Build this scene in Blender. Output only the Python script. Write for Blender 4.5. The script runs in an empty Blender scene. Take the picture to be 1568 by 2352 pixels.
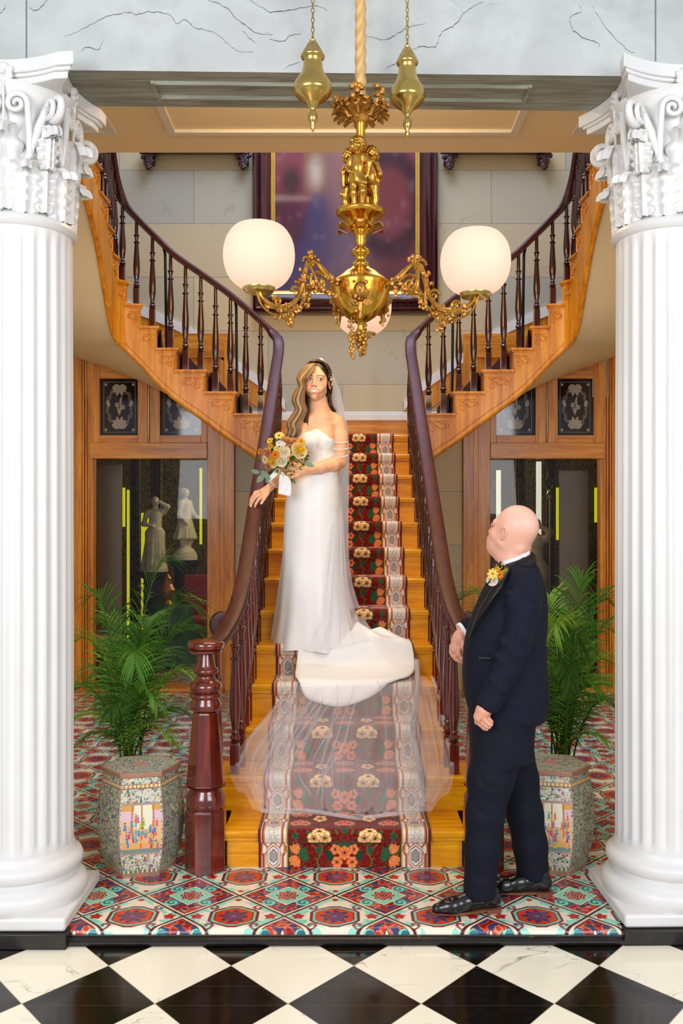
import bpy, math, random
import numpy as np
from mathutils import Vector, Matrix
PI = math.pi
COL = bpy.context.scene.collection
# ---- scene measures (metres): X right, Y away, Z up; the tiled platform is z=0
F, CX, CY, HC = 2090.0, 791.0, 1200.0, 1.659      # focal length in pixels of the photo, vanishing point, eye height
T, R_, Z0 = .275, .1845, 4.073                    # stair going, rise, depth of nose 0
def at(px, py, Y):                                # a pixel at a known depth -> a point
    return Vector(((px-CX)*Y/F, Y, HC-(py-CY)*Y/F))
def lin(c):
    return tuple((x/12.92 if x <= .04045 else ((x+.055)/1.055)**2.4) for x in c)
def hx(s):
    return lin(tuple(int(s[i:i+2], 16)/255 for i in (0, 2, 4)))
def hxa(s): return np.array(hx(s), dtype=np.float32)
# ---- materials
class NG:
    def __init__(s, name):
        s.m = bpy.data.materials.new(name); s.m.use_nodes = True
        s.t = s.m.node_tree; s.t.nodes.clear()
        s.out = s.n('ShaderNodeOutputMaterial')
        s.b = s.n('ShaderNodeBsdfPrincipled'); s.l(s.b.outputs[0], s.out.inputs[0])
        s.co = s.n('ShaderNodeTexCoord').outputs['Object']
    def n(s, ty, **k):
        x = s.t.nodes.new(ty)
        for a, v in k.items(): setattr(x, a, v)
        return x
    def l(s, a, b): s.t.links.new(a, b)
    def put(s, sock, v):
        if hasattr(v, 'is_output'): s.l(v, sock)
        elif isinstance(v, (tuple, list)) and len(v) == 3 and sock.type == 'RGBA': sock.default_value = (*v, 1)
        else: sock.default_value = v
    def math(s, op, a, b=0., c=0., clamp=False):
        x = s.n('ShaderNodeMath', operation=op); x.use_clamp = clamp
        for i, v in enumerate((a, b, c)): s.put(x.inputs[i], v)
        return x.outputs[0]
    def mapping(s, v, sc=(1, 1, 1), rot=(0, 0, 0), loc=(0, 0, 0)):
        x = s.n('ShaderNodeMapping'); s.l(v, x.inputs[0])
        x.inputs['Scale'].default_value = sc; x.inputs['Rotation'].default_value = rot; x.inputs['Location'].default_value = loc
        return x.outputs[0]
    def noise(s, v, sc=5., det=4., rough=.5, dist=0., out='Fac'):
        x = s.n('ShaderNodeTexNoise'); s.l(v, x.inputs['Vector'])
        x.inputs['Scale'].default_value = sc; x.inputs['Detail'].default_value = det
        x.inputs['Roughness'].default_value = rough; x.inputs['Distortion'].default_value = dist
        return x.outputs[out]
    def ramp(s, f, pts):
        x = s.n('ShaderNodeValToRGB'); s.l(f, x.inputs[0]); e = x.color_ramp.elements
        while len(e) < len(pts): e.new(.5)
        for el, (p, c) in zip(e, pts): el.position = p; el.color = (*c, 1) if len(c) == 3 else c
        return x.outputs[0]
    def mix(s, f, a, b, bt='MIX'):
        x = s.n('ShaderNodeMix', data_type='RGBA', blend_type=bt)
        s.put(x.inputs[0], f); s.put(x.inputs[6], a); s.put(x.inputs[7], b)
        return x.outputs[2]
    def sep(s, v):
        x = s.n('ShaderNodeSeparateXYZ'); s.l(v, x.inputs[0]); return x.outputs
    def comb(s, a, b, c):
        x = s.n('ShaderNodeCombineXYZ')
        for i, v in enumerate((a, b, c)): s.put(x.inputs[i], v)
        return x.outputs[0]
    def bump(s, h, st=.3, d=.01):
        x = s.n('ShaderNodeBump'); x.inputs['Strength'].default_value = st; x.inputs['Distance'].default_value = d
        s.l(h, x.inputs['Height']); s.l(x.outputs[0], s.b.inputs['Normal'])
    def set(s, **k):
        names = dict(col='Base Color', rough='Roughness', metal='Metallic', spec='Specular IOR Level', coat='Coat Weight', coatr='Coat Roughness', sheen='Sheen Weight', sss='Subsurface Weight', trans='Transmission Weight', ior='IOR', ec='Emission Color', es='Emission Strength', alpha='Alpha')
        for a, v in k.items(): s.put(s.b.inputs[names[a]], v)
        return s
MT = {}
def plain(name, c, rough=.5, metal=0., var=.12, sc=12., bump=0., **k):
    g = NG(name); n = g.noise(g.co, sc, 3.)
    c = hx(c) if isinstance(c, str) else c
    d = tuple(x*(1-var) for x in c); h = tuple(min(1, x*(1+var)) for x in c)
    g.set(col=g.ramp(n, [(.3, d), (.7, h)]), rough=rough, metal=metal, **k)
    if bump: g.bump(g.noise(g.co, sc*6, 3.), bump, .002)
    MT[name] = g.m; return g.m
def vcol(name, rough=.5, bump=0., sc=300., **k):
    g = NG(name); a = g.n('ShaderNodeAttribute', attribute_name='Col')
    g.set(col=a.outputs['Color'], rough=rough, **k)
    if bump: g.bump(g.noise(g.co, sc, 2.), bump, .001)
    MT[name] = g.m; return g.m
def wood(name, c1, c2, c3, rough=.3, axis=2, sc=1., coat=.3):
    g = NG(name)
    s = [14*sc]*3; s[axis] = 1.1*sc
    v = g.mapping(g.co, tuple(s))
    n = g.noise(v, 1.6, 5., .6, .6)
    n2 = g.noise(g.mapping(g.co, tuple(x*5 for x in s)), 2., 3., .6)
    c = g.ramp(n, [(.28, hx(c1)), (.5, hx(c2)), (.72, hx(c3))])
    c = g.mix(g.math('MULTIPLY', g.ramp(n2, [(.45, (0, 0, 0)), (.65, (1, 1, 1))]), .25), c, tuple(x*.6 for x in hx(c1)))
    g.set(col=c, rough=rough, coat=coat, coatr=.15)
    g.bump(n2, .08, .002); MT[name] = g.m; return g.m
def veins(g, v, sc, w, warp=.35, seed=0.):
    n = g.noise(g.mapping(v, loc=(seed, seed*1.7, 0)), sc, 3.5, .62, warp)
    a = g.math('ABSOLUTE', g.math('SUBTRACT', n, .5))
    line = g.math('SUBTRACT', 1., g.math('DIVIDE', a, w), clamp=True)
    msk = g.math('MULTIPLY', g.math('SUBTRACT', g.noise(g.mapping(v, loc=(7+seed, 3, 1)), sc*.8, 2.), .47), 6., clamp=True)
    return g.math('MULTIPLY', line, msk)
# ---- mesh building
def frame_from(d, up=Vector((0, 0, 1))):
    d = Vector(d).normalized()
    if abs(d.dot(up)) > .98: up = Vector((0, 1, 0)) if abs(d.y) < .9 else Vector((1, 0, 0))
    x = d.cross(up).normalized(); y = x.cross(d).normalized()
    return x, y, d
def crom(pts, n):                       # Catmull-Rom through points (any dimension), n samples per span
    P = [np.array(p, float) for p in pts]; out = []
    P = [2*P[0]-P[1]] + P + [2*P[-1]-P[-2]]
    for i in range(1, len(P)-2):
        a, b, c, d = P[i-1:i+3]
        for k in range(n):
            t = k/n
            out.append(.5*((2*b)+(-a+c)*t+(2*a-5*b+4*c-d)*t*t+(-a+3*b-3*c+d)*t**3))
    out.append(P[-2]); return out
class MB:
    def __init__(s): s.v = []; s.f = []; s.c = []; s.cur = (1, 1, 1)
    def add(s, vs, fs, M=None):
        o = len(s.v)
        for p in vs:
            p = Vector(p)
            s.v.append(tuple(M @ p) if M is not None else tuple(p)); s.c.append(s.cur)
        for f in fs: s.f.append([i+o for i in f])
        return s
    def box(s, x0, x1, y0, y1, z0, z1, M=None):
        vs = [(x, y, z) for z in (z0, z1) for y in (y0, y1) for x in (x0, x1)]
        return s.add(vs, [(0, 2, 3, 1), (4, 5, 7, 6), (0, 1, 5, 4), (2, 6, 7, 3), (0, 4, 6, 2), (1, 3, 7, 5)], M)
    def cbox(s, c, d, M=None):
        return s.box(c[0]-d[0]/2, c[0]+d[0]/2, c[1]-d[1]/2, c[1]+d[1]/2, c[2]-d[2]/2, c[2]+d[2]/2, M)
    def lathe(s, prof, seg=24, M=None, wave=None):   # prof (r,z) from bottom to top
        vs = []; fs = []; n = len(prof)
        for i, (r, z) in enumerate(prof):
            for k in range(seg):
                a = 2*PI*k/seg; rr = r*(wave(a, i, z) if wave else 1)
                vs.append((rr*math.cos(a), rr*math.sin(a), z))
        for i in range(n-1):
            for k in range(seg):
                k2 = (k+1) % seg; fs.append((i*seg+k, i*seg+k2, (i+1)*seg+k2, (i+1)*seg+k))
        if prof[0][0] > 1e-4: fs.append(tuple(range(seg))[::-1])
        if prof[-1][0] > 1e-4: fs.append(tuple((n-1)*seg+k for k in range(seg)))
        return s.add(vs, fs, M)
    def tube(s, pts, r, seg=8, cap=True, flat=1., up=Vector((0, 0, 1))):
        pts = [Vector(p) for p in pts]; n = len(pts); vs = []; fs = []
        rr = r if hasattr(r, '__len__') else [r]*n
        X = None
        for i in range(n):
            d = (pts[min(i+1, n-1)]-pts[max(i-1, 0)])
            if d.length < 1e-9: d = Vector((0, 0, 1))
            d.normalize()
            if X is None: X, Y, _ = frame_from(d, up)
            else:
                X = (X-d*X.dot(d)); X = X.normalized() if X.length > 1e-6 else frame_from(d)[0]
                Y = d.cross(X).normalized()*-1
            for k in range(seg):
                a = 2*PI*k/seg; vs.append(pts[i]+X*(rr[i]*math.cos(a))+Y*(rr[i]*flat*math.sin(a)))
        for i in range(n-1):
            for k in range(seg):
                k2 = (k+1) % seg; fs.append((i*seg+k, (i+1)*seg+k, (i+1)*seg+k2, i*seg+k2))
        if cap: fs.append(tuple(range(seg))); fs.append(tuple((n-1)*seg+k for k in range(seg))[::-1])
        return s.add(vs, fs)
    def sweep(s, pts, sec, up=Vector((0, 0, 1)), closed=True):   # sec: list of (side,up) in the frame with horizontal side
        pts = [Vector(p) for p in pts]; n = len(pts); m = len(sec); vs = []; fs = []
        for i in range(n):
            d = (pts[min(i+1, n-1)]-pts[max(i-1, 0)]).normalized()
            x = d.cross(up).normalized(); y = up if closed == 'v' else x.cross(d).normalized()
            for a, b in sec: vs.append(pts[i]+x*a+y*b)
        for i in range(n-1):
            for k in range(m):
                k2 = (k+1) % m; fs.append((i*m+k, i*m+k2, (i+1)*m+k2, (i+1)*m+k))
        fs.append(tuple(range(m))[::-1]); fs.append(tuple((n-1)*m+k for k in range(m)))
        return s.add(vs, fs)
    def prism(s, poly, z0, z1, M=None):
        n = len(poly); vs = [(x, y, z0) for x, y in poly]+[(x, y, z1) for x, y in poly]
        return s.add(vs, [tuple(range(n))[::-1], tuple(range(n, 2*n))]+[(i, (i+1) % n, n+(i+1) % n, n+i) for i in range(n)], M)
    def ball(s, c, r, seg=10, M=None):
        r = r if hasattr(r, '__len__') else (r, r, r); vs = []; fs = []; rg = max(4, seg//2+1)
        for i in range(rg+1):
            t = PI*i/rg
            for k in range(seg):
                a = 2*PI*k/seg; vs.append((c[0]+r[0]*math.sin(t)*math.cos(a), c[1]+r[1]*math.sin(t)*math.sin(a), c[2]-r[2]*math.cos(t)))
        for i in range(rg):
            for k in range(seg):
                k2 = (k+1) % seg; fs.append((i*seg+k, i*seg+k2, (i+1)*seg+k2, (i+1)*seg+k))
        return s.add(vs, fs, M)
    def grid(s, P, nu, nv):                 # P: list of nu*nv points, u fastest
        return s.add(P, [(j*nu+i, j*nu+i+1, (j+1)*nu+i+1, (j+1)*nu+i) for j in range(nv-1) for i in range(nu-1)])
    def build(s, name, mat, parent=None, smooth=True, bevel=0., angle=40, loc=None, colors=False, solid=0.):
        me = bpy.data.meshes.new(name); me.from_pydata(s.v, [], s.f); me.validate(); me.update()
        if colors:
            a = me.color_attributes.new('Col', 'FLOAT_COLOR', 'POINT')
            a.data.foreach_set('color', np.array([(*c, 1) for c in s.c], dtype=np.float32).ravel())
        return link(name, me, mat, parent, smooth, bevel, angle, loc, solid)
def link(name, me, mat, parent=None, smooth=True, bevel=0., angle=40, loc=None, solid=0.):
    for m in (mat if isinstance(mat, (list, tuple)) else [mat]): me.materials.append(m)
    if smooth:
        me.polygons.foreach_set('use_smooth', [True]*len(me.polygons))
        if angle < 180:
            try: me.set_sharp_from_angle(angle=math.radians(angle))
            except Exception: pass
    o = bpy.data.objects.new(name, me); COL.objects.link(o)
    if loc is not None: o.location = loc
    if parent is not None: o.parent = parent
    if solid:
        m = o.modifiers.new('t', 'SOLIDIFY'); m.thickness = solid; m.offset = 0
    if bevel:
        m = o.modifiers.new('b', 'BEVEL'); m.width = bevel; m.segments = 2; m.limit_method = 'ANGLE'; m.angle_limit = math.radians(35)
    return o
def npmesh(name, V, Fq, mat, parent=None, colors=None, smooth=True):
    me = bpy.data.meshes.new(name); V = np.ascontiguousarray(V, dtype=np.float32); Fq = np.ascontiguousarray(Fq, dtype=np.int32)
    me.vertices.add(len(V)); me.vertices.foreach_set('co', V.ravel())
    me.loops.add(Fq.size); me.loops.foreach_set('vertex_index', Fq.ravel())
    me.polygons.add(len(Fq)); me.polygons.foreach_set('loop_start', np.arange(0, Fq.size, 4, dtype=np.int32))
    me.update(calc_edges=True)
    if colors is not None:
        a = me.color_attributes.new('Col', 'FLOAT_COLOR', 'POINT')
        c = np.ones((len(V), 4), dtype=np.float32); c[:, :3] = colors
        a.data.foreach_set('color', c.ravel())
    return link(name, me, mat, parent, smooth, angle=180)
def gridfaces(nu, nv):
    i, j = np.meshgrid(np.arange(nu-1), np.arange(nv-1)); b = (j*nu+i).ravel()
    return np.stack([b, b+1, b+nu+1, b+nu], 1)
def tag(o, label=None, cat=None, group=None, kind=None):
    for k, v in (('label', label), ('category', cat), ('group', group), ('kind', kind)):
        if v: o[k] = v
    return o
def empty(name, loc, label=None, cat=None, group=None, kind=None):
    o = bpy.data.objects.new(name, None); COL.objects.link(o); o.location = loc; o.empty_display_size = .1
    return tag(o, label, cat, group, kind)
def fixp(root):                         # children were built in world coordinates: keep them there
    m = Matrix.Translation(-Vector(root.location))
    for c in root.children: c.location = Vector(c.location)-Vector(root.location)
def copyobj(o, parent, M=None, name=None):
    c = o.copy(); COL.objects.link(c); c.parent = parent
    if M is not None: c.matrix_basis = M
    return c
def struct(o): o['kind'] = 'structure'; return o
# ---- implicit sculpting
class SDF:
    def __init__(s, lo, hi, h):
        s.lo = np.array(lo, float); s.h = h; s.n = np.ceil((np.array(hi)-s.lo)/h).astype(int)+1
        s.F = np.full(s.n, 1., np.float32); s.ax = [s.lo[i]+h*np.arange(s.n[i]) for i in range(3)]
    def sub(s, lo, hi, m):
        a = np.clip(((np.array(lo)-m-s.lo)/s.h).astype(int), 0, s.n); b = np.clip(((np.array(hi)+m-s.lo)/s.h).astype(int)+2, 0, s.n)
        sl = tuple(slice(x, y) for x, y in zip(a, b))
        g = [s.ax[i][sl[i]].astype(np.float32) for i in range(3)]
        return sl, g[0][:, None, None], g[1][None, :, None], g[2][None, None, :]
    def put(s, sl, d, k, sgn=1):
        A = s.F[sl]
        if A.size == 0: return
        if sgn > 0:
            if k > 0:
                hh = np.maximum(k-np.abs(A-d), 0)/k; s.F[sl] = np.minimum(A, d)-hh*hh*k*.25
            else: s.F[sl] = np.minimum(A, d)
        else:
            d = -d; kk = max(k, 1e-5); hh = np.maximum(kk-np.abs(A-d), 0)/kk; s.F[sl] = np.maximum(A, d)+hh*hh*kk*.25
    def cap(s, a, b, ra, rb=None, k=.01, sgn=1):
        rb = ra if rb is None else rb; a = np.array(a, float); b = np.array(b, float); m = max(ra, rb)+k+3*s.h
        sl, x, y, z = s.sub(np.minimum(a, b), np.maximum(a, b), m); d = b-a; L = max(float(d@d), 1e-12)
        t = np.clip(((x-a[0])*d[0]+(y-a[1])*d[1]+(z-a[2])*d[2])/L, 0, 1)
        q = np.sqrt((x-a[0]-t*d[0])**2+(y-a[1]-t*d[1])**2+(z-a[2]-t*d[2])**2)-(ra+(rb-ra)*t)
        s.put(sl, q, k, sgn)
    def ell(s, c, r, R=None, k=.01, sgn=1):
        c = np.array(c, float); r = np.array(r if hasattr(r, '__len__') else (r, r, r), float); m = r.max()
        sl, x, y, z = s.sub(c-m, c+m, k+3*s.h); x = x-c[0]; y = y-c[1]; z = z-c[2]
        if R is not None:
            R = np.array(R)
            u = x*R[0, 0]+y*R[1, 0]+z*R[2, 0]; v = x*R[0, 1]+y*R[1, 1]+z*R[2, 1]; w = x*R[0, 2]+y*R[1, 2]+z*R[2, 2]
        else: u, v, w = x, y, z
        k0 = np.sqrt((u/r[0])**2+(v/r[1])**2+(w/r[2])**2); k1 = np.sqrt((u/r[0]**2)**2+(v/r[1]**2)**2+(w/r[2]**2)**2)+1e-6
        s.put(sl, (k0*(k0-1)/k1).astype(np.float32), k, sgn)
    def chain(s, pts, rs, k=.01):
        for i in range(len(pts)-1): s.cap(pts[i], pts[i+1], rs[i], rs[i+1], k)
    def mesh(s):
        F_ = s.F; S = F_ < 0; n = F_.shape; C = [(i, j, k) for i in (0, 1) for j in (0, 1) for k in (0, 1)]
        cnt = np.zeros([q-1 for q in n], np.int8)
        for c in C: cnt += S[c[0]:n[0]-1+c[0], c[1]:n[1]-1+c[1], c[2]:n[2]-1+c[2]]
        act = (cnt > 0) & (cnt < 8); ids = np.full(act.shape, -1, np.int64); idx = np.argwhere(act); ids[act] = np.arange(len(idx))
        acc = np.zeros((len(idx), 3)); num = np.zeros(len(idx))
        for c in C:
            for a in range(3):
                if c[a] == 0:
                    e = list(c); e[a] = 1
                    f0 = F_[idx[:, 0]+c[0], idx[:, 1]+c[1], idx[:, 2]+c[2]]; f1 = F_[idx[:, 0]+e[0], idx[:, 1]+e[1], idx[:, 2]+e[2]]
                    m = (f0 < 0) != (f1 < 0); t = f0[m]/(f0[m]-f1[m]); p = np.tile(np.array(c, float), (m.sum(), 1)); p[:, a] += t
                    acc[m] += p; num[m] += 1
        V = (idx+acc/num[:, None])*s.h+s.lo; Q = []
        for a in range(3):
            b, c = (a+1) % 3, (a+2) % 3
            s0 = [slice(1, None)]*3; s0[a] = slice(0, n[a]-1); s1 = list(s0); s1[a] = slice(1, n[a])
            s0[b] = s1[b] = slice(1, n[b]-1); s0[c] = s1[c] = slice(1, n[c]-1)
            A = S[tuple(s0)]; B = S[tuple(s1)]
            for flip in (0, 1):
                w = np.argwhere((A & ~B) if not flip else (~A & B))
                if not len(w): continue
                w[:, b] += 1; w[:, c] += 1
                def g(db, dc):
                    q = w.copy(); q[:, b] -= db; q[:, c] -= dc; return ids[q[:, 0], q[:, 1], q[:, 2]]
                q = np.stack([g(1, 1), g(0, 1), g(0, 0), g(1, 0)], 1)
                Q.append(q[:, ::-1] if flip else q)
        return V, np.concatenate(Q)
    def build(s, name, mat, parent=None, colf=None, fine=None, times=1):
        V, Q = s.mesh()
        for _ in range(times if fine else 0): V, Q = refine(V, Q, fine(V[Q].mean(1)))
        return npmesh(name, V, Q, mat, parent, colf(V) if colf else None)
def refine(V, Q, sel):
    A = Q[sel]; rest = Q[~sel]; e = np.stack([A, np.roll(A, -1, 1)], 2).reshape(-1, 2); es = np.sort(e, 1)
    u, inv = np.unique(es, axis=0, return_inverse=True); inv = inv.reshape(-1, 4); mid = V[u].mean(1); cen = V[A].mean(1)
    n = len(V); m_ = inv+n; c_ = n+len(u)+np.arange(len(A)); out = [np.stack([A[:, k], m_[:, k], c_, m_[:, (k+3) % 4]], 1) for k in range(4)]
    return np.concatenate([V, mid, cen]), np.concatenate([rest]+out)
def rotm(rx=0, ry=0, rz=0):
    return (Matrix.Rotation(rz, 3, 'Z') @ Matrix.Rotation(ry, 3, 'Y') @ Matrix.Rotation(rx, 3, 'X'))
def _loft(s, rows, k=.02):                          # rows (z,cx,cy,rx,ry) increasing z
    rows = sorted(rows); A = np.array(rows); lo = (A[:, 1]-A[:, 3]).min(), (A[:, 2]-A[:, 4]).min(), A[0, 0]; hi = (A[:, 1]+A[:, 3]).max(), (A[:, 2]+A[:, 4]).max(), A[-1, 0]
    sl, x, y, z = s.sub(lo, hi, k+3*s.h); zz = z.ravel(); f = lambda c: np.interp(zz, A[:, 0], A[:, c])[None, None, :].astype(np.float32)
    cx, cy, rx, ry = f(1), f(2), f(3), f(4)
    d = (((np.abs(x-cx)/rx)**2.3+(np.abs(y-cy)/ry)**2.3)**(1/2.3)-1)*np.minimum(rx, ry)
    d = np.maximum(d, np.maximum(A[0, 0]-z, z-A[-1, 0])); s.put(sl, d.astype(np.float32), k)
SDF.loft = _loft
class Head:
    """facial sculpt in a local frame (face towards -y), added to an SDF"""
    def __init__(s, o, rx, ry, rz, k, fem):
        s.o = Vector(o); s.R = rotm(rx, ry, rz); s.k = k; s.fem = fem
    def w(s, p): return s.o+s.R @ (Vector(p)*s.k)
    def e(s, S, c, r, kk=.01, sgn=1): S.ell(s.w(c), [q*s.k for q in (r if hasattr(r, '__len__') else (r, r, r))], s.R, kk, sgn)
    def c(s, S, a, b, ra, rb=None, kk=.01, sgn=1): S.cap(s.w(a), s.w(b), ra*s.k, (rb if rb is not None else ra)*s.k, kk, sgn)
    def sculpt(s, S):
        f = s.fem
        s.e(S, (0, .022, .036), (.073, .094, .086)); s.e(S, (0, -.030, -.018), (.062 if f else .063, .060, .082), .02)
        for q in (-1, 1):
            s.c(S, (q*(.041 if f else .048), -.005, -.052), (0, -.062, -.090), .019 if f else .022, .017 if f else .022, .02 if f else .045)
            s.e(S, (q*.040, -.058, -.026), (.024, .020, .024), .02); s.c(S, (q*.016, -.080, .026), (q*.040, -.068, .028), .008 if f else .010, .010, .018)
            
            s.e(S, (q*.073, .006, -.008), (.006, .015, .026), .005)
            pr_ = [(q*.079, -.006, .012), (q*.085, .004, .022), (q*.088, .016, .018), (q*.088, .020, .004), (q*.085, .015, -.014), (q*.080, .004, -.030), (q*.077, -.004, -.033)]
            for i_ in range(6): s.c(S, pr_[i_], pr_[i_+1], .0042, None, .002)
            s.e(S, (q*.080, .006, -.002), (.008, .007, .012), .003, -1)
            s.e(S, (q*.030, -.100, .006), (.018, .015, .0125), .012, -1)
        s.c(S, (0, -.084, .014), (0, -.103, -.024), .0058, .0088, .012)
        for q in (-1, 1):
            s.e(S, (q*.0105, -.096, -.030), (.0078, .010, .0062), .006)
            s.e(S, (q*.0300, -.0750, .005), .0140, .002)
            s.c(S, (q*.016, -.0850, .0115), (q*.031, -.0862, .0150), .0036, .0040, .004); s.c(S, (q*.031, -.0862, .0150), (q*.046, -.0775, .0090), .0040, .0036, .004)
            s.c(S, (q*.018, -.0845, -.0020), (q*.042, -.0800, -.0010), .0032, None, .005)
            s.e(S, (q*.034, -.078, -.050), (.014, .014, .016), .015)
        s.e(S, (0, -.083, -.060), (.030, .022, .024), .015)
        zc_ = lambda x: -.0535+6.*x*x
        for i in range(6):
            x0, x1 = -.024+.008*i, -.016+.008*i
            s.c(S, (x0, -.1015+11*x0*x0, zc_(x0)), (x1, -.1015+11*x1*x1, zc_(x1)), .0036, None, .003)
            s.c(S, (x0, -.1005+12*x0*x0, -.0715+15*x0*x0), (x1, -.1005+12*x1*x1, -.0715+15*x1*x1), .0048, None, .004)
        s.e(S, (0, -.080, -.092), (.019, .018, .016), .015)
    def color(s, V, base, lip, brow=None, look=(0, 0), teeth=True):
        L = (V-np.array(s.o)) @ np.array(s.R)/s.k; x, y, z = L.T; C = np.tile(hxa(base), (len(V), 1))
        def m_(mask, col, a=1.): C[mask] = C[mask]*(1-a)+hxa(col)*a
        fr = (np.abs(x) < .1) & (np.abs(z) < .13) & (y < -.02); x2 = x*x
        for q in (-1, 1):
            ch_ = np.exp(-((x-q*.044)/.018)**2-((z+.022)/.016)**2)*(fr)*.40; C[:] = C*(1-ch_[:, None])+hxa('d4785c')*ch_[:, None]
            ch_ = np.exp(-((x-q*.0095)/.005)**2-((z+.0345)/.003)**2)*(fr)*.6; C[:] = C*(1-ch_[:, None])+hxa('9a5038')*ch_[:, None]
        up, lo = -.0512+5.5*x2, -.0748+38*x2; m_(fr & (z < up) & (z > lo) & (y < -.07) & (np.abs(x) < .0265), lip)
        if teeth: m_(fr & (z < -.0562+5*x2) & (z > -.0672+30*x2) & (y < -.07) & (np.abs(x) < .0205), 'f6f0ea')
        for q in (-1, 1):
            dx, dz = x-q*.0300, z-.0045; dzz = dz-.0022*(1-(dx/.016)**2); W = (dx/.0150)**2
            ey = fr & (W+(dzz/.0056)**2 < 1) & (y < -.06); ring = fr & ((dx/.0185)**2+((dz-.003)/.0100)**2 < 1) & (y < -.06)
            m_(ring, '9a6848', .55); m_(fr & ((dx/.0172)**2+((dz-.0018)/.0078)**2 < 1) & (y < -.06) & (dz > -.0005), '3a2018', .75); m_(fr & ((dx/.0165)**2+(dz/.0066)**2 < 1) & (y < -.06) & (dz < 0), '6a4030', .5); m_(ey, 'e8e2dc')
            m_(ey & (np.hypot(dx-look[0], dz-look[1]-.001) < .0058), '5a4028'); m_(ey & (np.hypot(dx-look[0], dz-look[1]-.001) < .003), '100c0a')
            t = (x-q*.031)*q; br = fr & (np.abs(z-(.0245+.0045*(1-((t-.006)/.022)**2)-.08*np.maximum(t, 0))) < .0030-.0012*np.clip(t/.02, 0, 1)) & (np.abs(t) < .021) & (y < -.05)
            if brow: m_(br, brow, .8)
        return C
def rose(mb, c, n, r, outer, inner, rnd, layers=4):
    n = Vector(n).normalized(); x, y, _ = frame_from(n)
    for L in range(layers):
        t = L/(layers-1); rr = r*(1-.78*t); h = r*(.22+.42*t); m_ = 6 if L < 2 else 4
        mb.cur = tuple(np.array(hx(outer))*(1-t)+np.array(hx(inner))*t)
        for k in range(m_):
            a0 = 2*PI*(k+.5*L)/m_+rnd.uniform(-.1, .1); P = []
            for j in range(5):
                v = j/4; rad = rr*(.30+.72*math.sin(v*PI*.5))*(1+.04*(j == 4)); z = h*v*v*.9+(-.25*r*(1-t))*(1-v)-(.12*r*(1-t) if j == 4 else 0)
                for i in range(6):
                    a = a0+(i/5-.5)*2*PI/m_*1.25; P.append(Vector(c)+x*(rad*math.cos(a))+y*(rad*math.sin(a))+n*(z-.05*r*abs(i-2.5)))
            mb.grid(P, 6, 5)
    mb.cur = tuple(hx(inner)); mb.ball(Vector(c)+n*r*.35, r*.22, 8)
def daisy(mb, c, n, r, pet, mid, rnd, k=9):
    n = Vector(n).normalized(); x, y, _ = frame_from(n)
    for i in range(k):
        a = 2*PI*i/k+rnd.uniform(-.1, .1); d = x*math.cos(a)+y*math.sin(a); s = n.cross(d); P = []
        for j in range(4):
            v = j/3; w = r*.30*math.sin(PI*(.15+.75*v)); q = Vector(c)+d*(r*v)+n*(r*.22*math.sin(v*2.6)); mb.cur = tuple(np.array(hx(mid))*(1-min(1, v*1.8))+np.array(hx(pet))*min(1, v*1.8)) if v < .6 else hx(pet)
            P += [q-s*w, q+n*-.1*w, q+s*w]
        mb.grid(P, 3, 4)
    mb.cur = tuple(hx(mid)); mb.ball(Vector(c)+n*r*.08, (r*.22, r*.22, r*.16), 8)
# ================= materials
wood('oak', 'ac5e08', 'da8814', 'f0a832', .36, 2, 1., .12)
wood('oak_h', 'ac5e08', 'da8814', 'f0a832', .36, 0, 1., .12)
wood('oak_step', 'd68400', 'f4a406', 'ffc01e', .28, 0, 1., .3)
wood('oak_soffit', 'a85b14', 'cf7f22', 'e09a3c', .35, 0)
wood('mahogany', '320b05', '661a0b', '8c3016', .16, 2, 1., .9)
wood('mahogany_rail', '38130c', '4c1c12', '5e261a', .5, 1, 1., .05)
wood('dark_turned', '1e0b08', '42150e', '5a2014', .16, 2, 1., .8)
wood('dark_frame', '2a0d12', '45161c', '6a2626', .15, 2, 1., .9)
plain('white_paint', 'e4e4e1', .38, var=.02, sc=6, bump=.12)
plain('cream_paint', 'ead3a8', .6, var=.03, sc=2)
plain('ceiling_paint', 'fbe6b8', .6, var=.03, sc=2)
plain('white_trim', 'e9e4d8', .5, var=.03)
plain('black_paint', '15130f', .3, var=.5, sc=20, bump=.3)
plain('gold', 'cc9a44', .28, 1., var=.35, sc=30, bump=.25)
plain('gold_bright', 'd6a43a', .2, 1., var=.15, sc=8)
plain('gold_dull', 'bd8a42', .4, .9, var=.45, sc=45, bump=.5)
plain('brass', 'c9ad62', .25, 1., var=.2, sc=14)
plain('gilt', 'e3be58', .3, .8, var=.1)
plain('iron', '1c2a30', .4, .6, var=.1)
plain('carved_dark', '3a1c18', .35, var=.4, sc=40, bump=.4)
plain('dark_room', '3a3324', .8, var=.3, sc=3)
plain('taupe', '6e6256', .45, var=.08, sc=2)
plain('statue', 'c9bfa8', .5, var=.15, sc=10)
plain('black_leather', '0b0b0d', .22, var=.2, sc=30, bump=.15, coat=.3)
plain('sole', '7a4a30', .5, var=.2, sc=30)
plain('shirt', 'f4f6fa', .6, var=.02)
plain('satin_black', '05060a', .4, var=.1, sc=20)
plain('suit', '0e1424', .8, var=.25, sc=90, bump=.25, spec=.25)
plain('trouser', '0d1220', .8, var=.25, sc=90, bump=.25, spec=.25)
plain('dress', 'f6f5f3', .42, var=.012, sc=5, sheen=.2)
plain('ribbon', 'f8f7f2', .5, var=.02)
plain('pearl', 'f2ebe0', .2, var=.05)
plain('silver', 'd8d8dc', .2, 1., var=.05)
plain('fringe', 'f5e26c', .5, var=.1)
plain('green_stem', '6f8a2c', .5, var=.2)
plain('pot', '2a2019', .6, var=.2)
plain('green_cloth', '0f4a2a', .7, var=.2)
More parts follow.
